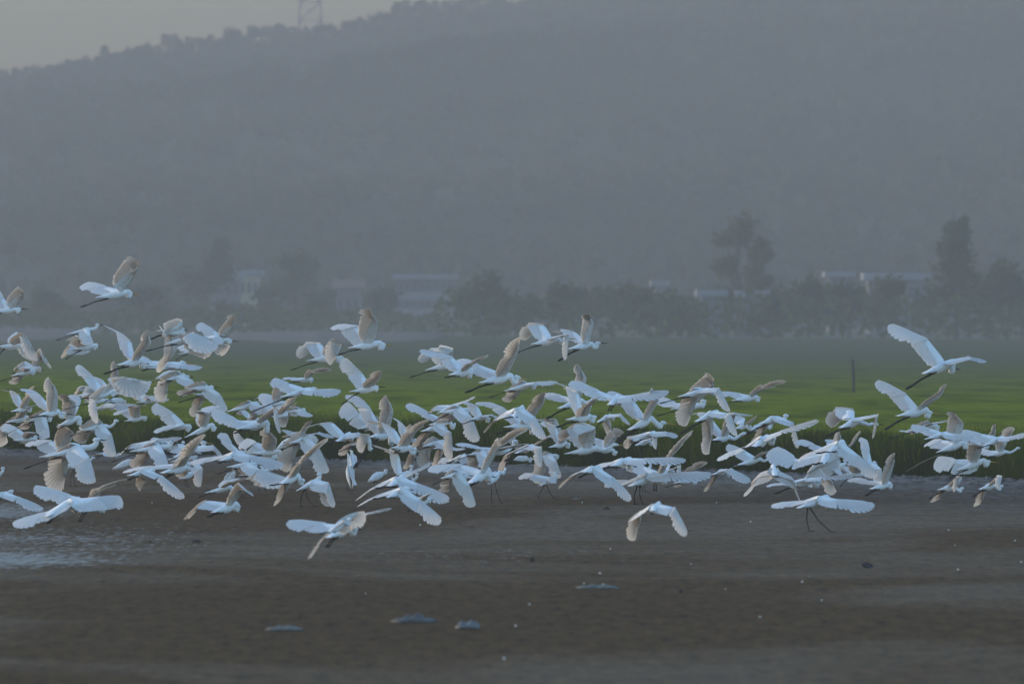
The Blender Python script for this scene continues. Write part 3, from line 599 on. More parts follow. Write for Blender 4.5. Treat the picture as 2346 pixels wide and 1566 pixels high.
# ---------------------------------------------------------------- egrets
# each line: bill colour (s = legs on the ground), shoulder, tail tip, head, bill tip, feet, N near wing wrist+tip, F far wing wrist+tip, layer
BIRDS = """
@0,720
k 1210,205 910,275 1340,140 1480,155 765,360 N1250,290,1298,405 - 5
k 1240,430 1000,485 1290,435 1390,447 890,625 N1140,330,1050,310 F985,395,905,565 7
k 200,430 -50,440 330,490 - -30,590 N385,325,535,615 - 5
k 400,780 150,845 440,795 545,797 0,915 N440,715,570,735 F300,880,215,968 4
k 480,745 300,790 545,745 615,765 - N345,640,205,760 F610,580,708,735 6
k 1870,640 1640,690 1970,670 2060,690 1435,820 N2080,400,2050,230 F1790,370,1450,190 3
y 1780,1040 1480,1110 1990,980 2170,940 1430,1205 N1740,865,2080,935 - 1
k 1450,1080 1240,1130 1570,1050 - - N1320,1200,1345,1490 F1330,920,1075,705 1
k 1530,1040 1400,1065 - - - N1640,830,1590,645 F1400,900,1290,890 6
k 330,1290 170,1330 420,1290 - - N440,1140,500,985 F260,1110,0,1050 5
k 740,1335 560,1375 870,1360 1030,1385 - N800,1080,700,860 F560,1130,415,1060 2
k 310,1420 100,1480 370,1410 410,1430 - N400,1290,540,1250 F60,1570,110,1750 5
k 600,1390 330,1480 690,1430 820,1437 185,1595 N670,1550,700,1685 F430,1500,390,1580 4
k 1000,1440 780,1540 1100,1470 1160,1480 - N1050,1220,890,1105 F1090,1230,1100,1160 4
k 1380,1180 1150,1205 1480,1170 - 880,1305 - F1250,1090,1140,1100 4
k 1350,1000 1180,1060 - - 1035,1180 N1130,985,1025,1175 - 6
k 1450,1255 1240,1320 1540,1270 - 1170,1460 N1620,1225,1910,1245 - 6
k 1950,930 1750,925 2060,930 - - N2000,1050,2005,1180 - 7
k 2080,1180 1880,1205 2170,1170 - - N2130,1125,2340,1170 - 5
k 1920,1420 1710,1465 2000,1410 2045,1415 1700,1560 N1920,1270,2030,1255 F1800,1300,1575,1360 5
@0,940
k 1400,215 1085,275 1600,140 1720,165 945,355 N1540,330,1605,610 F1230,330,1150,470 4
k 1080,520 620,640 1330,400 1460,410 320,800 N1240,650,1345,970 F920,700,850,1115 2
k 900,560 540,640 1160,500 - 690,960 N1020,300,930,235 F700,420,410,440 6
k 400,390 185,410 490,355 585,365 - N480,310,515,315 F240,250,70,190 4
s 1120,690 930,760 1280,650 1360,640 L960,1035,1035,1045 - - 7
s -40,880 -160,930 40,790 75,795 L-60,1100,-30,1110 - - 5
k 50,1150 -60,1200 150,1110 180,1105 -100,1300 N280,1190,600,1340 - 1
k 960,1270 640,1450 1030,1320 - 660,1555 N640,1400,195,1550 F1350,1190,1620,1185 0
k 1270,1280 1090,1380 1430,1320 1490,1330 1100,1530 N1400,1080,1760,960 F960,1170,490,1045 1
k 1500,600 1335,590 1640,600 - - N1560,640,1660,640 - 8
@330,720
k 460,225 200,225 515,200 607,220 80,345 N300,290,340,360 F450,480,235,800 5
y 620,330 290,405 860,330 950,348 15,505 N700,255,1030,415 F880,400,970,460 3
k 1090,345 850,370 1185,355 1320,375 - N1235,200,1265,30 F960,220,780,120 6
k 940,310 700,370 1010,290 1180,322 560,440 N1010,310,1110,395 F1090,420,1180,440 5
k 740,490 470,545 840,500 985,520 420,635 N700,430,830,465 F620,470,590,420 6
y 400,690 -20,700 530,665 715,690 -30,770 N570,690,800,735 F90,640,-40,600 6
k 400,800 210,850 540,820 660,855 180,915 - - 7
k 490,855 280,900 600,850 - 215,970 N660,900,725,990 F330,950,290,1210 5
k 850,1000 590,1020 930,990 1050,1012 470,1135 N1040,1090,1150,1300 F690,1080,510,1140 3
k 860,1110 690,1090 1000,1090 1085,1108 475,1210 N960,1140,990,1180 F800,1200,700,1410 5
y 2200,1040 1880,1135 2340,1018 2500,1035 1470,1340 N2360,1035,2695,1040 F1990,950,1795,890 2
k 1850,1210 1620,1235 1960,1200 - - N1930,1050,1780,940 F1700,1090,1580,1150 5
k 1880,1380 1700,1400 - - - N2000,1270,2145,1105 - 4
k 2120,1330 1890,1350 2200,1330 - 1880,1405 N2190,1320,2335,1395 F1980,1400,1955,1550 5
k 1470,1230 1140,1335 1560,1225 1640,1240 1225,1385 N1640,1260,1740,1360 F1350,1300,1210,1340 4
k 1500,1460 1390,1460 - - - N1590,1370,1510,1340 F1440,1360,1320,1400 5
@270,930
k 900,270 590,295 960,300 - - N800,290,560,380 F760,100,520,-30 3
k 1220,280 920,430 1330,290 1360,300 900,460 N1280,110,1120,80 F1240,100,1410,20 2
k 1950,240 1640,310 2050,310 - 1600,370 N2190,90,2230,370 F1650,200,1340,50 1
k 560,560 160,625 730,500 920,515 -100,770 N650,650,715,815 F440,700,250,870 3
k 480,500 200,600 600,500 - - N600,450,880,440 F210,520,60,660 6
k 880,830 620,910 960,790 1020,825 590,1060 N1000,680,1240,390 F480,830,170,890 1
y 1050,590 700,730 1180,500 1320,520 - N1310,535,1430,670 F860,535,740,610 4
k 960,710 720,765 1070,690 1115,690 - N1110,640,1165,660 - 6
k 1620,670 1420,740 1770,690 - 1380,780 N1850,680,2270,790 F1430,690,1020,780 2
k 1780,800 1500,835 1880,800 - 1360,935 N1960,870,2340,990 - 1
k 1690,640 1560,700 - - - N1800,540,1640,330 F1560,520,1480,390 4
k 2130,620 1830,650 2240,640 2290,650 - N2190,460,2060,320 F1900,500,1770,460 3
k 1060,770 800,830 1180,740 1230,740 - N1170,850,1150,1095 F970,890,910,990 4
s 1000,930 890,960 1060,860 1100,870 L930,1115,965,1090 - - 8
s 1570,940 1470,1050 1590,870 1640,885 L1715,1270,1770,1275 - - 4
k 1480,1120 1200,1190 1580,1130 1645,1120 1100,1255 N1610,1040,1835,1000 - 2
k 1950,910 1670,950 2040,900 - 1670,970 N2010,960,1850,1000 - 3
s 2030,890 1900,960 2120,820 2170,820 L1935,1165,2025,1165 - - 5
k 1540,1370 1310,1450 1640,1370 1690,1390 1230,1520 N1740,1130,1860,1240 F1220,1300,960,1565 0
k 190,760 -60,840 270,770 - -90,870 - - 5
k 380,900 160,945 480,880 - 150,1010 N620,960,920,1240 F430,970,350,1085 2
@0,590
y 1660,480 1310,555 1780,480 1930,520 1095,685 N1870,230,1930,75 F1450,400,1200,350 4
k 150,710 -100,745 260,700 405,712 -150,800 N320,560,340,470 F40,560,-40,440 5
@640,690
y 1270,580 950,640 1420,590 1590,622 800,735 N1355,290,1255,125 F1085,345,800,340 4
y 680,770 375,815 850,770 1020,785 150,948 N855,610,725,870 F560,580,290,785 5
k 390,1070 165,1085 430,1072 525,1075 130,1120 N480,985,720,965 F240,1055,70,1060 6
k 1240,1195 960,1240 1330,1172 1475,1177 845,1420 N1365,1085,1415,965 F1140,1000,900,780 4
@600,900
k 1690,560 1480,600 1790,645 1770,620 1260,1040 N1805,250,1730,35 F1500,240,1320,75 4
k 1560,420 1310,495 1640,430 - - N1600,320,1490,300 F1330,290,1190,135 5
k 1970,740 1790,745 2100,770 - 1830,830 N2110,540,2335,370 F1830,510,1430,400 1
k 2010,640 1850,660 2110,640 - - N2100,520,2050,430 F1990,490,1860,385 3
k 1150,590 1030,660 1240,600 - - N1330,545,1490,640 F970,405,625,490 3
k 1400,660 1175,720 1500,760 - 1040,815 N1485,570,1400,815 F1245,720,1150,860 2
s 1205,1040 1285,1262 1185,850 1165,800 L1185,1365,1240,1365 - - 5
s 1250,880 1270,1020 1230,800 1200,780 L1160,1320,1175,1320 - - 7
s 1640,1110 1480,1185 1705,1060 1825,1075 L1560,1290,1610,1290 - - 5
s 700,1220 475,1340 790,1110 880,1110 L530,1550,715,1560 N920,1225,1010,1540 - 2
k 430,1150 260,1240 560,1200 - - N570,950,935,640 F370,1280,255,1500 0
k 620,620 370,690 740,640 - 260,785 N790,760,930,1065 F480,800,370,1090 3
k 520,620 380,650 600,630 - - N640,470,702,385 F420,535,325,550 5
k 640,590 500,640 740,630 - - N800,540,1000,612 - 5
k 400,640 225,740 480,660 - 250,750 - - 7
k 2150,770 1990,780 2250,780 - - N2230,700,2180,660 F2110,880,2010,1040 4
k 1950,1130 1850,1200 2050,1120 - - N2110,1060,2345,960 F1880,850,1525,740 1
k 1880,1190 1740,1270 1960,1180 - - N2160,1250,2570,1440 F1690,1220,1330,1480 0
@620,1040
k 1800,500 1590,590 1880,480 - - N2060,630,2345,905 F1550,540,1230,720 1
k 1000,1020 790,1135 1160,1020 - 770,1280 N1330,820,1670,760 F760,960,260,930 0
k 950,960 780,1080 1085,895 - - N740,1130,520,1425 F1060,840,1285,785 1
s 1870,270 1760,370 1940,165 1985,165 L1830,480,1860,480 - - 6
k 2120,640 1930,690 2180,620 - 1880,785 N2170,560,2240,530 - 3
@270,930
k 2180,690 2020,700 2260,700 - - - - 7
@930,700
y 580,800 270,885 725,805 850,813 40,988 N650,605,440,815 F550,605,225,795 5
k 810,900 615,945 880,930 955,955 535,985 N930,800,1145,700 F640,710,215,620 3
y 1340,970 1020,1055 1530,985 1660,1020 810,1195 N1505,720,1590,445 F1000,815,785,750 3
y 1650,1090 1350,1170 1770,1095 1935,1135 1130,1260 N1820,1045,2085,1050 F1540,1230,1440,1335 4
y 1990,470 1720,530 2200,445 2350,460 1465,665 N2240,390,2200,735 F1900,270,1640,485 4
k 620,1390 430,1480 700,1400 - - N840,1300,955,1260 F450,1370,375,1465 6
@900,920
k 930,110 620,150 1000,130 - 530,290 N1080,200,1195,515 F830,260,700,310 4
k 720,270 510,310 845,320 870,260 - - F490,150,240,35 6
k 1230,210 1030,240 1320,240 1350,215 930,310 N1370,175,1450,230 F1170,70,1010,15 3
k 1740,110 1640,220 1800,110 - - N1960,220,2095,500 F1560,140,1290,425 2
k 1830,320 1550,340 1930,370 - 1430,430 N2050,60,2110,-120 F1540,100,1300,35 3
k 620,340 400,400 720,360 - 340,440 N800,420,810,775 F470,480,330,640 3
k 620,550 380,620 720,580 - 90,755 N780,570,780,770 F510,690,490,910 4
k 720,610 560,640 800,620 - - N880,640,1005,650 F680,720,620,880 6
k 950,750 820,840 1020,770 - - N1010,750,1050,835 F800,800,695,780 6
y 1500,670 1290,690 1680,540 1750,545 - - F1200,628,945,585 5
k 1250,690 1010,730 1330,720 - 875,790 N1320,780,1260,900 F1170,800,1170,955 4
k 1230,980 1050,1110 1330,1020 - 960,1235 N1480,610,1855,400 F950,870,530,910 0
s 1430,990 1330,1090 1545,930 1560,870 L1360,1400,1490,1345 - - 3
k 900,985 655,1050 1010,1010 - 530,1145 N1050,1140,1140,1412 F830,1150,760,1250 1
k 1870,620 1690,700 1970,650 - 1530,815 N2040,620,2030,885 F1620,710,1530,940 2
k 2170,740 1900,790 2260,740 2315,750 - N2250,820,2315,1030 F2100,900,2050,1130 3
s 2190,1060 2020,1145 2230,980 - L1990,1330,2220,1335 N2250,1010,2240,1115 F1950,1000,1820,995 4
@1180,800
y 850,710 600,805 1105,670 1175,672 420,955 N985,410,870,215 F640,640,465,620 4
k 960,920 720,960 1080,930 1140,930 560,1070 N1050,750,1160,670 F870,600,510,470 2
k 1380,680 1300,755 1440,690 - 1290,850 N1620,630,2095,575 F1150,570,790,450 3
y 1800,970 1560,1100 2040,1010 2222,1037 1385,1285 N1980,690,1885,540 F1660,740,1350,600 3
k 1270,920 1130,995 1360,930 - 1100,1080 N1450,885,1575,1035 F1320,1020,1325,1205 5
k 1850,1160 1660,1240 1930,1170 - 1590,1320 N2060,1130,2232,1190 F1640,1190,1570,1355 5
k 1800,1260 1640,1320 1880,1280 - - N1945,1200,1930,1370 - 6
y 1040,1360 680,1435 1380,1310 1558,1322 620,1560 N1105,1090,880,1180 F960,1100,660,1270 3
k 1280,1380 1100,1400 1385,1410 1455,1402 - N1400,1220,1495,1150 F1230,1260,1050,1230 5
k 650,1290 480,1340 740,1300 - - N755,1110,600,1170 F560,1060,345,990 4
k 620,1150 430,1210 700,1160 - - N560,950,350,970 F510,1210,300,1330 6
k 700,1210 560,1230 780,1220 - - N790,1090,880,1010 - 6
@1440,820
y 1000,450 680,530 1190,430 1345,440 410,625 N1240,410,1390,715 F930,600,805,940 3
y 880,650 580,700 1030,590 1105,597 370,795 N1150,430,1165,290 F660,625,490,560 5
k 1150,760 920,865 1260,770 - 700,1040 N1390,760,1480,1060 F1170,920,1130,1310 2
k 1330,1080 1160,1120 1585,1040 1680,1010 - - F1080,760,930,800 4
y 1690,540 1420,580 1785,545 1905,552 1265,620 N1850,430,2155,350 F1540,490,1285,475 5
k 1580,930 1450,970 1680,940 - - N1755,825,1620,960 F1610,835,1460,900 6
k 2000,830 1800,895 2170,790 2220,800 1600,1055 N2260,880,2320,1222 F1910,960,1800,1110 4
k 1850,940 1680,970 1965,920 1998,920 - - - 6
k 1850,1120 1710,1210 2000,1100 - - N2100,1000,2600,865 F1600,1230,1255,1390 1
y 1750,1390 1450,1480 1960,1370 2090,1382 - N1880,1310,2070,1275 F1610,1280,1380,1190 3
@1180,960
k 1080,680 930,720 1180,690 - 870,800 N1350,800,1590,1088 F880,740,640,960 1
k 1500,580 1330,630 1600,640 - - N1800,540,2330,555 F1330,600,1150,660 1
k 2000,760 1860,850 2060,830 - 1920,990 N2130,530,2455,180 F1790,660,1650,610 2
s 1830,790 1570,910 1930,800 - L1640,1175,1760,1160 N2130,745,2680,740 F1560,850,1300,872 0
s 1800,720 1680,800 1865,600 1990,600 L1760,1000,1800,1000 - - 4
k 1930,1200 1880,1250 1990,1240 - 1880,1310 N2190,1210,2352,1570 F1750,1270,1680,1660 0
@1500,960
k 200,710 120,740 260,720 - - N355,640,330,830 F210,650,250,620 4
k 450,830 260,875 570,850 620,860 130,935 N560,700,725,600 F420,890,380,930 3
k 940,710 790,755 1030,760 - 720,790 N1060,680,1310,838 F860,820,740,990 3
k 1640,700 1650,770 1700,720 - - N1900,800,2010,1110 F1450,740,1230,1010 1
y 2080,850 1790,900 2250,860 2320,870 1640,1020 N2300,800,2705,785 F1800,880,1585,920 3
@1720,920
k 1430,260 1220,350 1720,310 1850,316 1000,480 N1740,175,1650,500 F1430,120,1150,370 3
k 1130,700 980,760 - - - N1235,560,1220,370 F880,590,725,535 4
k 1250,710 1100,770 - - - N1400,590,1510,405 F1190,600,1150,540 5
k 1200,590 1050,680 1290,600 - - N1480,740,1720,1000 F880,680,700,790 1
k 1050,720 960,850 1140,720 - - N880,830,675,1075 F640,800,400,640 2
k 1080,880 930,900 1180,880 - 850,1000 N1220,930,1240,1010 F1070,1020,1200,1220 3
k 1250,870 1130,905 1300,800 1350,815 - - - 4
k 1500,990 1250,990 1600,985 1725,995 1220,1170 N1490,860,1400,880 F1420,900,1330,960 2
k 1680,870 1540,940 1700,830 1760,840 - N1785,920,1790,1190 F1635,690,1610,545 3
k 1850,1130 1640,1190 1925,1140 1955,1150 1560,1290 N1950,900,1980,705 F1620,1090,1470,1065 3
y 950,1340 640,1450 1090,1390 1180,1412 L810,1790,1100,1710 N1200,1340,1680,1400 F720,1370,320,1430 0
@1960,690,6.07
k 1250,870 930,1000 1350,930 - 680,1225 N1560,770,1800,845 F1000,530,480,330 4
@1955,820
y 900,720 595,790 1045,745 1210,775 410,985 N1180,545,1280,370 F730,500,355,320 4
k 1050,930 720,1000 1160,945 1230,945 480,1105 N1130,890,1310,870 F860,1040,680,1010 5
k 1430,1180 1140,1295 1560,1180 1730,1207 1240,1400 N1510,900,1380,760 F1230,1130,1150,1130 3
k 1220,1040 980,1110 1330,1090 - 910,1210 N1400,1045,1635,1075 F1050,970,820,920 2
k 1990,1110 1780,1200 2090,1160 2180,1110 1700,1240 N2150,1080,2400,1030 F1750,1040,1525,995 3
k 1780,1220 1600,1260 - - - N1945,1060,1950,910 F1700,1090,1640,1180 5
y 1700,1430 1415,1545 1850,1420 1990,1432 1310,1650 N1765,1200,1600,1200 F1420,1400,1195,1365 3
k 2040,1290 1835,1345 2270,1235 2320,1240 - N2115,1130,2210,965 F1880,1275,1770,1260 4
@1955,920
k 1340,1170 1160,1200 1500,1190 1550,1180 1020,1330 N1485,1045,1390,1235 F1240,1270,1180,1365 3
k 1890,1150 1725,1195 2040,1160 2075,1150 1630,1300 N2030,1030,1970,1190 F1815,1270,1775,1410 3
@1150,690
k 1160,590 925,650 1320,575 1460,577 765,825 N1260,300,1185,190 F1010,425,790,455 6
@270,930
k 800,540 640,600 900,495 - - N820,480,900,440 - 7
@330,720
k 2130,1310 1980,1330 2200,1300 - - N2080,1260,2110,1212 - 7
@0,720
k 1660,1190 1540,1170 1720,1190 - - - - 7
@900,920
k 1760,640 1600,560 1850,640 - - N1720,570,1590,550 - 6
k 1820,780 1715,775 1900,780 - - - - 6
@1720,920
k 1290,930 1230,930 1330,920 - - - - 5
@600,900
s 2060,1200 1960,1260 2135,1110 2165,1110 L2040,1330,2070,1330 - - 6
"""
def parse():
    ox = oy = 0; sc = 6.0; res = []
    for ln in BIRDS.strip().splitlines():
        if ln[0] == '@':
            q = ln[1:].split(','); ox, oy = float(q[0]), float(q[1]); sc = float(q[2]) if len(q) > 2 else 6.0; continue
        tk = ln.split()
        def P(a, b): return (ox+float(a)/sc, oy+float(b)/sc)
        def one(s):
            if s == '-': return None
            q = s.lstrip('LNF').split(','); return [P(q[i], q[i+1]) for i in range(0, len(q), 2)]
        r = dict(k=tk[0], c=one(tk[1])[0], t=one(tk[2])[0]); r['h'] = (one(tk[3]) or [None])[0]; r['b'] = (one(tk[4]) or [None])[0]
        r['f'] = r['L'] = None
        if tk[5].startswith('L'): r['L'] = one(tk[5])
        elif tk[5] != '-': r['f'] = one(tk[5])[0]
        r['N'] = r['F'] = None
        for w in tk[6:-1]:
            if w[0] == 'N': r['N'] = one(w)
            if w[0] == 'F': r['F'] = one(w)
        r['lay'] = int(tk[-1]); res.append(r)
    return res
UP = Vector((0, 0, 1))
def slerp(a, b, t):
    d = max(-1, min(1, a.dot(b))); th = math.acos(d)
    if th < 1e-3: return a.copy()
    return (a*math.sin((1-t)*th)+b*math.sin(t*th))/math.sin(th)

def wing_mesh(S0, W, P, back, s, right):
    """feathered wing: arm S0->W, hand W->P, chord pointing back; returns MB (0 feather, 1 coverts)"""
    mb = MB(); arm = (W-S0); La = arm.length; a = arm/La; hd = P-W; Lh = hd.length; h = hd/Lh
    def chord(ax):
        c = back - ax*back.dot(ax); k = c.length
        dn = Vector((0, .15, -1)); dn = dn - ax*dn.dot(ax)
        if k < .6: c = c + dn*(.6-k)*1.1*(.2+min(.8, 2*abs(ax.z)))
        return c.normalized()
    ca = chord(a); ch = chord(h)
    na = a.cross(ca).normalized(); nh = h.cross(ch).normalized()
    if right: na = -na; nh = -nh              # both now point out of the upper surface
    if nh.dot(na) < -.3: nh = -nh
    CH = .272*s
    # secondaries and tertials
    nsec = 13
    def feather(b0, tip, side, nrm, w, i):
        ax = (tip-b0); L = ax.length; ax = ax/L; sd = (side-ax*side.dot(ax)).normalized()
        if sd.cross(ax).dot(nrm) < 0: sd = -sd
        nn = sd.cross(ax).normalized()
        tl = .12
        sdt = sd*math.cos(tl)+nn*math.sin(tl); off = nrm*(.0009*s*i)
        sag = nn*L*.045
        rows = ((0, .72, 0), (.45, 1.0, .9), (.88, 1.0, .45), (.98, .80, .08))
        vs = []
        for t, k, g in rows:
            c = b0+ax*(L*t)+off+sag*g
            vs += [c-sdt*w*k*.5, c+sdt*w*k*.5]
        vs.append(tip+off+sdt*w*.08)
        mb.add(vs, [(0,1,3,2),(2,3,5,4),(4,5,7,6),(6,7,8)], 0)
    for i in range(nsec):
        u = (i+.3)/nsec; b0 = S0+arm*u+ca*(.03*s)
        prof = .80+.20*u if u > .25 else .62+.72*u
        d = (ca + a*(.10+.25*u*u)).normalized()
        tip = b0 + d*(CH*prof*random.uniform(.97, 1.03))
        feather(b0, tip, a, na, max(La/nsec*2.6, .045*s), i)
    # primaries fan from chord to tip
    npr = 11; d0 = (ca*.75+ch*.25+a*.3).normalized()
    fan = math.acos(max(-1, min(1, d0.dot(h))))
    for i in range(npr):
        t = ((i+.6)/(npr-.4))**.85
        d = slerp(d0, h, min(1, t)).normalized()
        b0 = W+hd*(.40*(i/(npr-1)))
        full = (P-b0).length
        L = CH*.98*(1-t)+full*t
        L = min(L*(1+.26*math.sin(math.pi*t)), full*1.05+.11*s*(1-t)) if t > .3 else L
        if i == npr-1: L *= .94
        tip = b0+d*L*random.uniform(.985, 1.015)
        feather(b0, tip, h if h.dot(d0) < .8 else (h-d0*.9), nh, max(s*(.062-.022*t), 1.5*(tip-b0).length*fan/npr*(1.1-.4*t)), nsec+i)
    # arm, hand and the coverts over the feather roots: a thin aerofoil
    mid = S0+arm*.5 - ca*(.012*s) ; secs = []
    pth = [(S0-a*.03*s, ca, na, .60*CH, .036*s), (S0+arm*.25-ca*.012*s, ca, na, .56*CH, .032*s), (S0+arm*.6-ca*.006*s, ca, na, .50*CH, .024*s), (S0+arm*.92, (ca*.8+ch*.2).normalized(), na, .42*CH, .019*s),
           (W+hd*.10, (ch*.7+ca*.3).normalized(), (na+nh).normalized(), .30*CH, .014*s), (W+hd*.34, ch, nh, .17*CH, .009*s), (W+hd*.55, ch, nh, .05*CH, .005*s)]
    vs = []
    for c, cd, nn, wd, th in pth:
        vs += [c-cd*.012*s, c+cd*wd*.18+nn*th*.62, c+cd*wd*.55+nn*th*.5+nn*.006*s, c+cd*wd+nn*.012*s, c+cd*wd*.95-nn*.006*s, c+cd*wd*.55-nn*th*.4, c+cd*wd*.18-nn*th*.5]
    n = 7; fs = [tuple(range(n)), tuple(range(len(vs)-n, len(vs)))]
    for j in range(len(pth)-1):
        for k in range(n): fs.append((j*n+k, j*n+(k+1) % n, (j+1)*n+(k+1) % n, (j+1)*n+k))
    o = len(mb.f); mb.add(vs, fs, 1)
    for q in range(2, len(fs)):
        if (q-2) % n >= 3: mb.m[o+q] = 2  # lower faces get the plumage colour with shade painted in
    return mb

def folded_wing(c, f, up, n, s):
    mb = MB(); ps = [c+f*.07*s+n*.05*s+up*.02*s, c-f*.06*s+n*.078*s+up*.015*s, c-f*.22*s+n*.07*s-up*.0*s, c-f*.38*s+n*.04*s-up*.02*s, c-f*.50*s+n*.015*s-up*.03*s]
    mb.tube(ps, [(.012*s,.03*s), (.022*s,.075*s), (.022*s,.08*s), (.014*s,.045*s), (.003*s,.006*s)], 8, 1, flat=n)
    return mb

GE = "white egrets rising from the mudflat"
def build_bird(r, idx):
    random.seed(1000+idx)
    allp = [r['c'], r['t']] + [p for p in (r['h'], r['b'], r['f']) if p] + (r['N'] or []) + (r['F'] or [])
    d = 119 + 3.0*r['lay'] + .23*(idx % 7)
    if r['L']:
        fy = max(p[1] for p in r['L']); d = gd(fy)
    else:
        ymax = max(p[1] for p in allp); lim = FPX*H/max(1, ymax+8-HOR)
        d = min(d, lim*.97)
    mp = d/FPX
    C = at(*r['c'], d)
    def off(p, q=None):
        q = q or r['c']; return Vector(((p[0]-q[0])*mp, 0, -(p[1]-q[1])*mp))
    bt = -off(r['t'])                                   # tail -> shoulder
    need = [bt.length/.46]
    for w in (r['N'], r['F']):
        if w: need += [off(w[0]).length/.33, off(w[1], w[0]).length/.44]
    need.sort()
    s = max(.62, min(1.12, .5*(need[-1]+need[-2]) if len(need) > 1 else need[-1]))
    if r['L'] and not r['N']: s = max(.62, min(1.0, bt.length/.42))
    # body axis
    Lb = .46*s; L2 = bt.length
    away = (L2 < .72*Lb)
    fy_ = math.sqrt(max(0, (Lb*.95)**2-L2**2)) if away else Lb*.12
    f = Vector((bt.x, min(fy_, 1.4*L2), bt.z)).normalized()
    spread = False
    if r['N'] and r['F']:
        (ax_, ay_), (bx_, by_) = r['N'][1], r['F'][1]; da, db = ax_-r['c'][0], bx_-r['c'][0]
        if da*db < 0 and min(abs(da), abs(db)) > 48*s and abs(ay_-r['c'][1]) < .95*abs(da) and abs(by_-r['c'][1]) < .95*abs(db): spread = True
    if spread:             # seen from behind: both wings out to the sides
        f = Vector((bt.x, .50*Lb, max(bt.z*.7, 0)+.10*Lb)).normalized(); away = True
    if abs(f.z) > .93: f = Vector((f.x+.2, .3, f.z)).normalized()
    n = f.cross(UP).normalized()                       # right-hand side
    if spread: n = n if n.x*(r['N'][1][0]-r['c'][0]) > 0 else -n
    elif n.y > 0: n = -n
    upb = n.cross(f) if n.cross(f).z > 0 else f.cross(n)
    upb.normalize()
    root = bpy.data.objects.new("egret", None); COL.objects.link(root); root.location = C; root.empty_display_size = .2
    O = Vector((0, 0, 0))
    # ---- body: one continuous skin, tail to crown
    T = -bt + Vector((0, -f.y*Lb*.9, 0)); ax = (O-T); Lt = ax.length; g = ax.normalized()
    g2 = Vector(f)
    pts = [T, O-g*Lt*.80-upb*.004*s, O-g*Lt*.62-upb*.012*s, O-g*Lt*.42-upb*.02*s, O-g*Lt*.2-upb*.022*s, O-g*Lt*.0-upb*.018*s, O+g2*.085*s-upb*.015*s]
    rad = [(.050*s,.005*s), (.046*s,.016*s), (.045*s,.036*s), (.056*s,.056*s), (.062*s,.066*s), (.056*s,.060*s), (.040*s,.046*s)]
    if r['h']: Hd = off(r['h']) + f*0; Hd.y = f.y*Hd.length*.7
    else: Hd = f*.20*s+upb*.045*s
    chest = O+g2*.085*s-upb*.015*s; hv = Hd-chest; dist = (Hd).length
    if r['b']:
        bv = off(r['b'], r['h']); bv.y = f.y*.4*bv.length; bl = max(.07*s, bv.length-.035*s); bd = bv.normalized()
    else: bd = (Vector((f.x, f.y, -.12))).normalized(); bl = .115*s
    back_h = Hd-bd*.032*s
    if dist < .30*s:      # neck folded into an S: the bulge hangs under the head
        bul = Hd*.78+f*.02*s-UP*.070*s
        pts += [O+g2*.135*s-upb*.03*s, bul-f*.015*s, bul+f*.02*s+UP*.022*s, Hd*.92+f*.018*s-UP*.028*s, back_h-UP*.004*s]
        rad += [(.034*s,.046*s), (.032*s,.046*s), (.030*s,.038*s), (.026*s,.032*s), (.027*s,.030*s)]
    else:                 # neck stretched in a shallow S
        low = chest+hv*.38-UP*.055*s*(1 if hv.z > -.02 else .4); hi = chest+hv*.78-UP*.012*s+f*.02*s
        pts += [chest+hv*.16-UP*.025*s, low, chest+hv*.6-UP*.04*s+f*.02*s, hi, back_h-UP*.003*s]
        rad += [(.032*s,.040*s), (.025*s,.031*s), (.022*s,.027*s), (.022*s,.026*s), (.025*s,.028*s)]
    pts += [Hd, Hd+bd*.030*s, Hd+bd*.050*s]
    rad += [(.027*s,.031*s), (.020*s,.023*s), (.010*s,.012*s)]
    b = MB(); b.tube(pts, rad, 10, 0, flat=n, sub=3); b.build("body", M['plume'], root)
    # ---- bill and eyes
    if True:
        m = MB(); B0 = Hd+bd*.036*s; m.tube([B0, B0+bd*bl*.35, B0+bd*bl*.75, B0+bd*bl], [(.0085*s,.0125*s), (.0075*s,.0105*s), (.005*s,.006*s), (.001*s,.001*s)], 6, flat=n)
        m.build("bill", M['yellow'] if r['k'] == 'y' else M['black'], root)
        for sd in (-1, 1):
            e = MB(); c0 = Hd+bd*.022*s+n*(sd*.0185*s)+upb*.005*s
            e.add([c0+bd*.008*s, c0+upb*.006*s, c0-bd*.008*s, c0-upb*.006*s, c0+n*sd*.004*s], [(0,1,4),(1,2,4),(2,3,4),(3,0,4)]); e.build("eye", M['black'], root)
    # ---- wings
    kn = dict(N=None, F=None)
    for key, sg in (('N', -1), ('F', 1)):
        w = r[key]
        if not w: continue
        nn = n if key == 'N' else -n
        if spread: sg *= .35
        S0 = nn*.045*s+upb*.025*s+g2*.02*s
        La, Lh = .33*s, .44*s
        v1 = off(w[0]); v1 = Vector((v1.x, 0, v1.z)); a2 = Vector((v1.x-S0.x, 0, v1.z-S0.z))
        dy = max(.10*La, math.sqrt(max(0, La**2-a2.length**2))); dy = min(dy, .85*La)
        if a2.x*f.x > .6*La*abs(f.x) and abs(a2.z) < .4*La: dy = max(dy, .42*La)
        W = Vector((v1.x, S0.y+sg*dy, v1.z))
        v2 = off(w[1], w[0]); dy2 = min(max(.03*Lh, math.sqrt(max(0, Lh**2-v2.length**2))), .75*Lh)
        P = W+Vector((v2.x, sg*dy2*(.9 if w[1][1] < w[0][1]+4 else .7), v2.z))
        kn[key] = (S0, W, P)
    for key, oth in (('N', 'F'), ('F', 'N')):
        if kn[key] is None and kn[oth] is not None:
            def mir(v): return v-n*(2*v.dot(n))
            kn[key] = tuple(mir(v) for v in kn[oth])
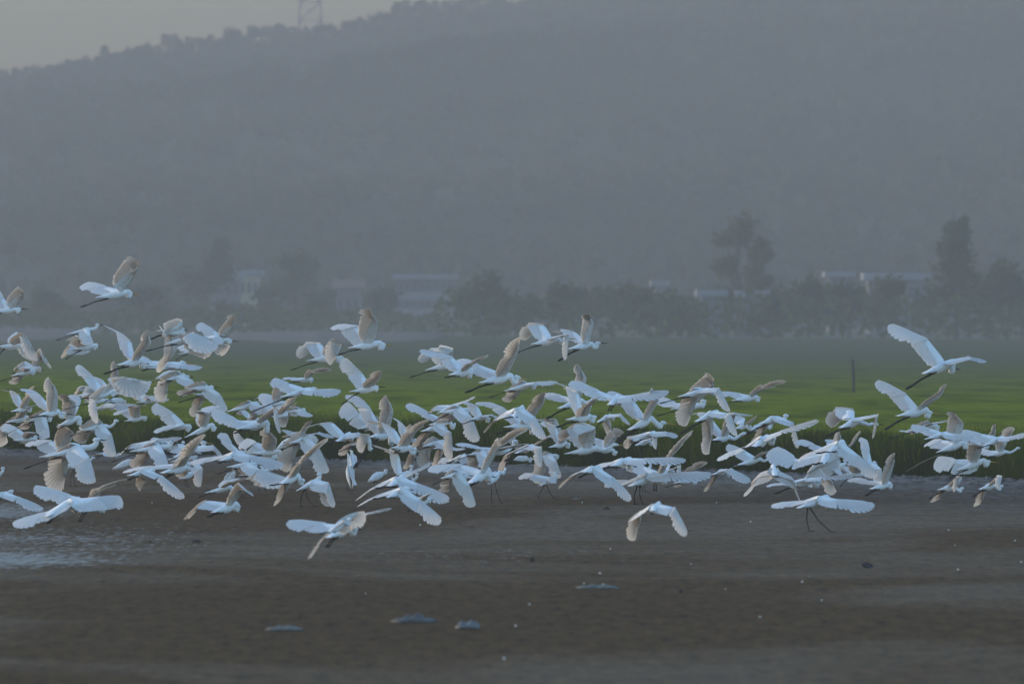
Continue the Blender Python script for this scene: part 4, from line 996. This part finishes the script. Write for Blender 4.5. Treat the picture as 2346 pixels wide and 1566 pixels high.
    for key in ('N', 'F'):
        nn = n if key == 'N' else -n
        if kn[key]: wm = wing_mesh(*kn[key], -f, s, (f.cross(UP).dot(nn) > 0))
        else: wm = folded_wing(O-upb*.01*s, f, upb, nn, s)
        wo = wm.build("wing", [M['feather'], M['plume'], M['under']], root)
        nv = len(wo.data.vertices); nf = 24*9 if kn[key] else 0
        va = np.full(nv, .7, dtype=np.float32)
        if nf: va[:nf] = np.tile([0, 1, 0, 1, 0, 1, 0, 1, .6], 24)
        wo.data.attributes.new("vane", 'FLOAT', 'POINT').data.foreach_set("value", va)
    # ---- legs
    hip = O-g*Lt*.55-upb*.045*s
    for i, sd in enumerate((-1, 1)):
        m = MB(); hp = hip+n*(sd*.022*s)
        if r['L']:
            q = r['L'][min(i, len(r['L'])-1)]; F_ = off(q); F_.y = sd*(-.06)*s; F_.z = -C.z+.004
            kn_ = hp*.52+F_*.48-f*.035*s
            m.tube([hp, hp*.75+kn_*.25, kn_, kn_*.5+F_*.5, F_], [.016*s, .010*s, .0085*s, .0065*s, .007*s], 6)
            for a in (-.5, 0, .5):
                dv = (Matrix.Rotation(a, 3, 'Z') @ Vector((f.x, f.y, 0)).normalized())*.075*s; m.tube([F_, F_+dv*.6+UP*.004, F_+dv], [.006*s, .005*s, .002*s], 5)
        else:
            if r['f']:
                F_ = off(r['f']); F_.y = -f.y*(F_.length)*.8
            elif away: F_ = hip-Vector((f.x, f.y, 0)).normalized()*.45*s-UP*.02*s
            else: F_ = -f*.62*s-UP*.11*s
            F_ = F_+n*(sd*.018*s); lv = F_-hp
            if sd < 0: F_ = hp+lv*.985
            lv = F_-hp; ln = lv.normalized(); LL = lv.length; ft = min(.13*s, LL*.3)
            j = hp+lv*.42+UP*.008*s
            m.tube([hp-ln*.02*s, hp+lv*.2, j-ln*.02*s, j, j+ln*.03*s, F_-ln*ft, F_-ln*ft*.75, F_-ln*ft*.3, F_], [.019*s, .011*s, .0085*s, .0105*s, .0075*s, .0075*s, .0125*s, .0115*s, .002*s], 6)
        m.build("leg", M['leg'], root)
    # ---- description
    tips = [r[k_][1] for k_ in ('N', 'F') if r[k_]]
    unit = 60*s
    lv = [(-1 if p[1]-r['c'][1] > 32 else 1 if p[1]-r['c'][1] < -32 else 0) for p in tips]
    if r['L'] and not tips: pose = "egret standing with folded wings"
    elif r['L']: pose = "egret running, legs down, wings open"
    elif not tips: pose = "egret half hidden by other birds"
    elif len(lv) == 2:
        st = tuple(sorted(lv))
        pose = {(1,1): "egret, both wings raised", (-1,-1): "egret, both wings lowered", (0,0): "egret, wings spread level", (-1,1): "egret, one wing up, one down", (0,1): "egret, one wing raised", (-1,0): "egret, one wing lowered"}[st]
    else: pose = {1: "egret with raised wing", -1: "egret with lowered wing", 0: "egret with level wing"}[lv[0]]
    bill = "" if r['k'] == 's' or not r['b'] else ("yellow billed " if r['k'] == 'y' else "black billed ")
    x, y = r['c']
    band = "against hazy hill" if y < 838 else "over green field" if y < 935 else "before dark bank" if y < 1050 else "low over mud"
    if r['L']: band = "on the mud"
    cl_ = "far left" if x < 240 else "left" if x < 560 else "left centre" if x < 900 else "centre" if x < 1250 else "right centre" if x < 1600 else "right" if x < 1950 else "far right"
    tag(root, None, "bird", GE)
    return root, ((bill+pose).strip(), band, cl_, x, y)

birds = [build_bird(r, i) for i, r in enumerate(parse())]
cells = {}
for root, (pose, band, cl_, x, y) in birds: cells.setdefault((pose, band, cl_), []).append((x, y, root))
NUM = ["", "", "two", "three", "four", "five", "six", "seven", "eight", "nine", "ten", "eleven", "twelve"]
for (pose, band, cl_), lst in cells.items():
    lst.sort(key=lambda q: q[0])
    for i, (x, y, o) in enumerate(lst):
        base = f"{pose}, {band}, {cl_}"
        if len(lst) == 1: o["label"] = base; continue
        if len(lst) == 2:
            o["label"] = base + (", left of two" if i == 0 else ", right of two")
        else:
            o["label"] = base + f", {'leftmost' if i == 0 else 'rightmost' if i == len(lst)-1 else ordn(i)}" + f" of {NUM[min(len(lst), 12)]}"
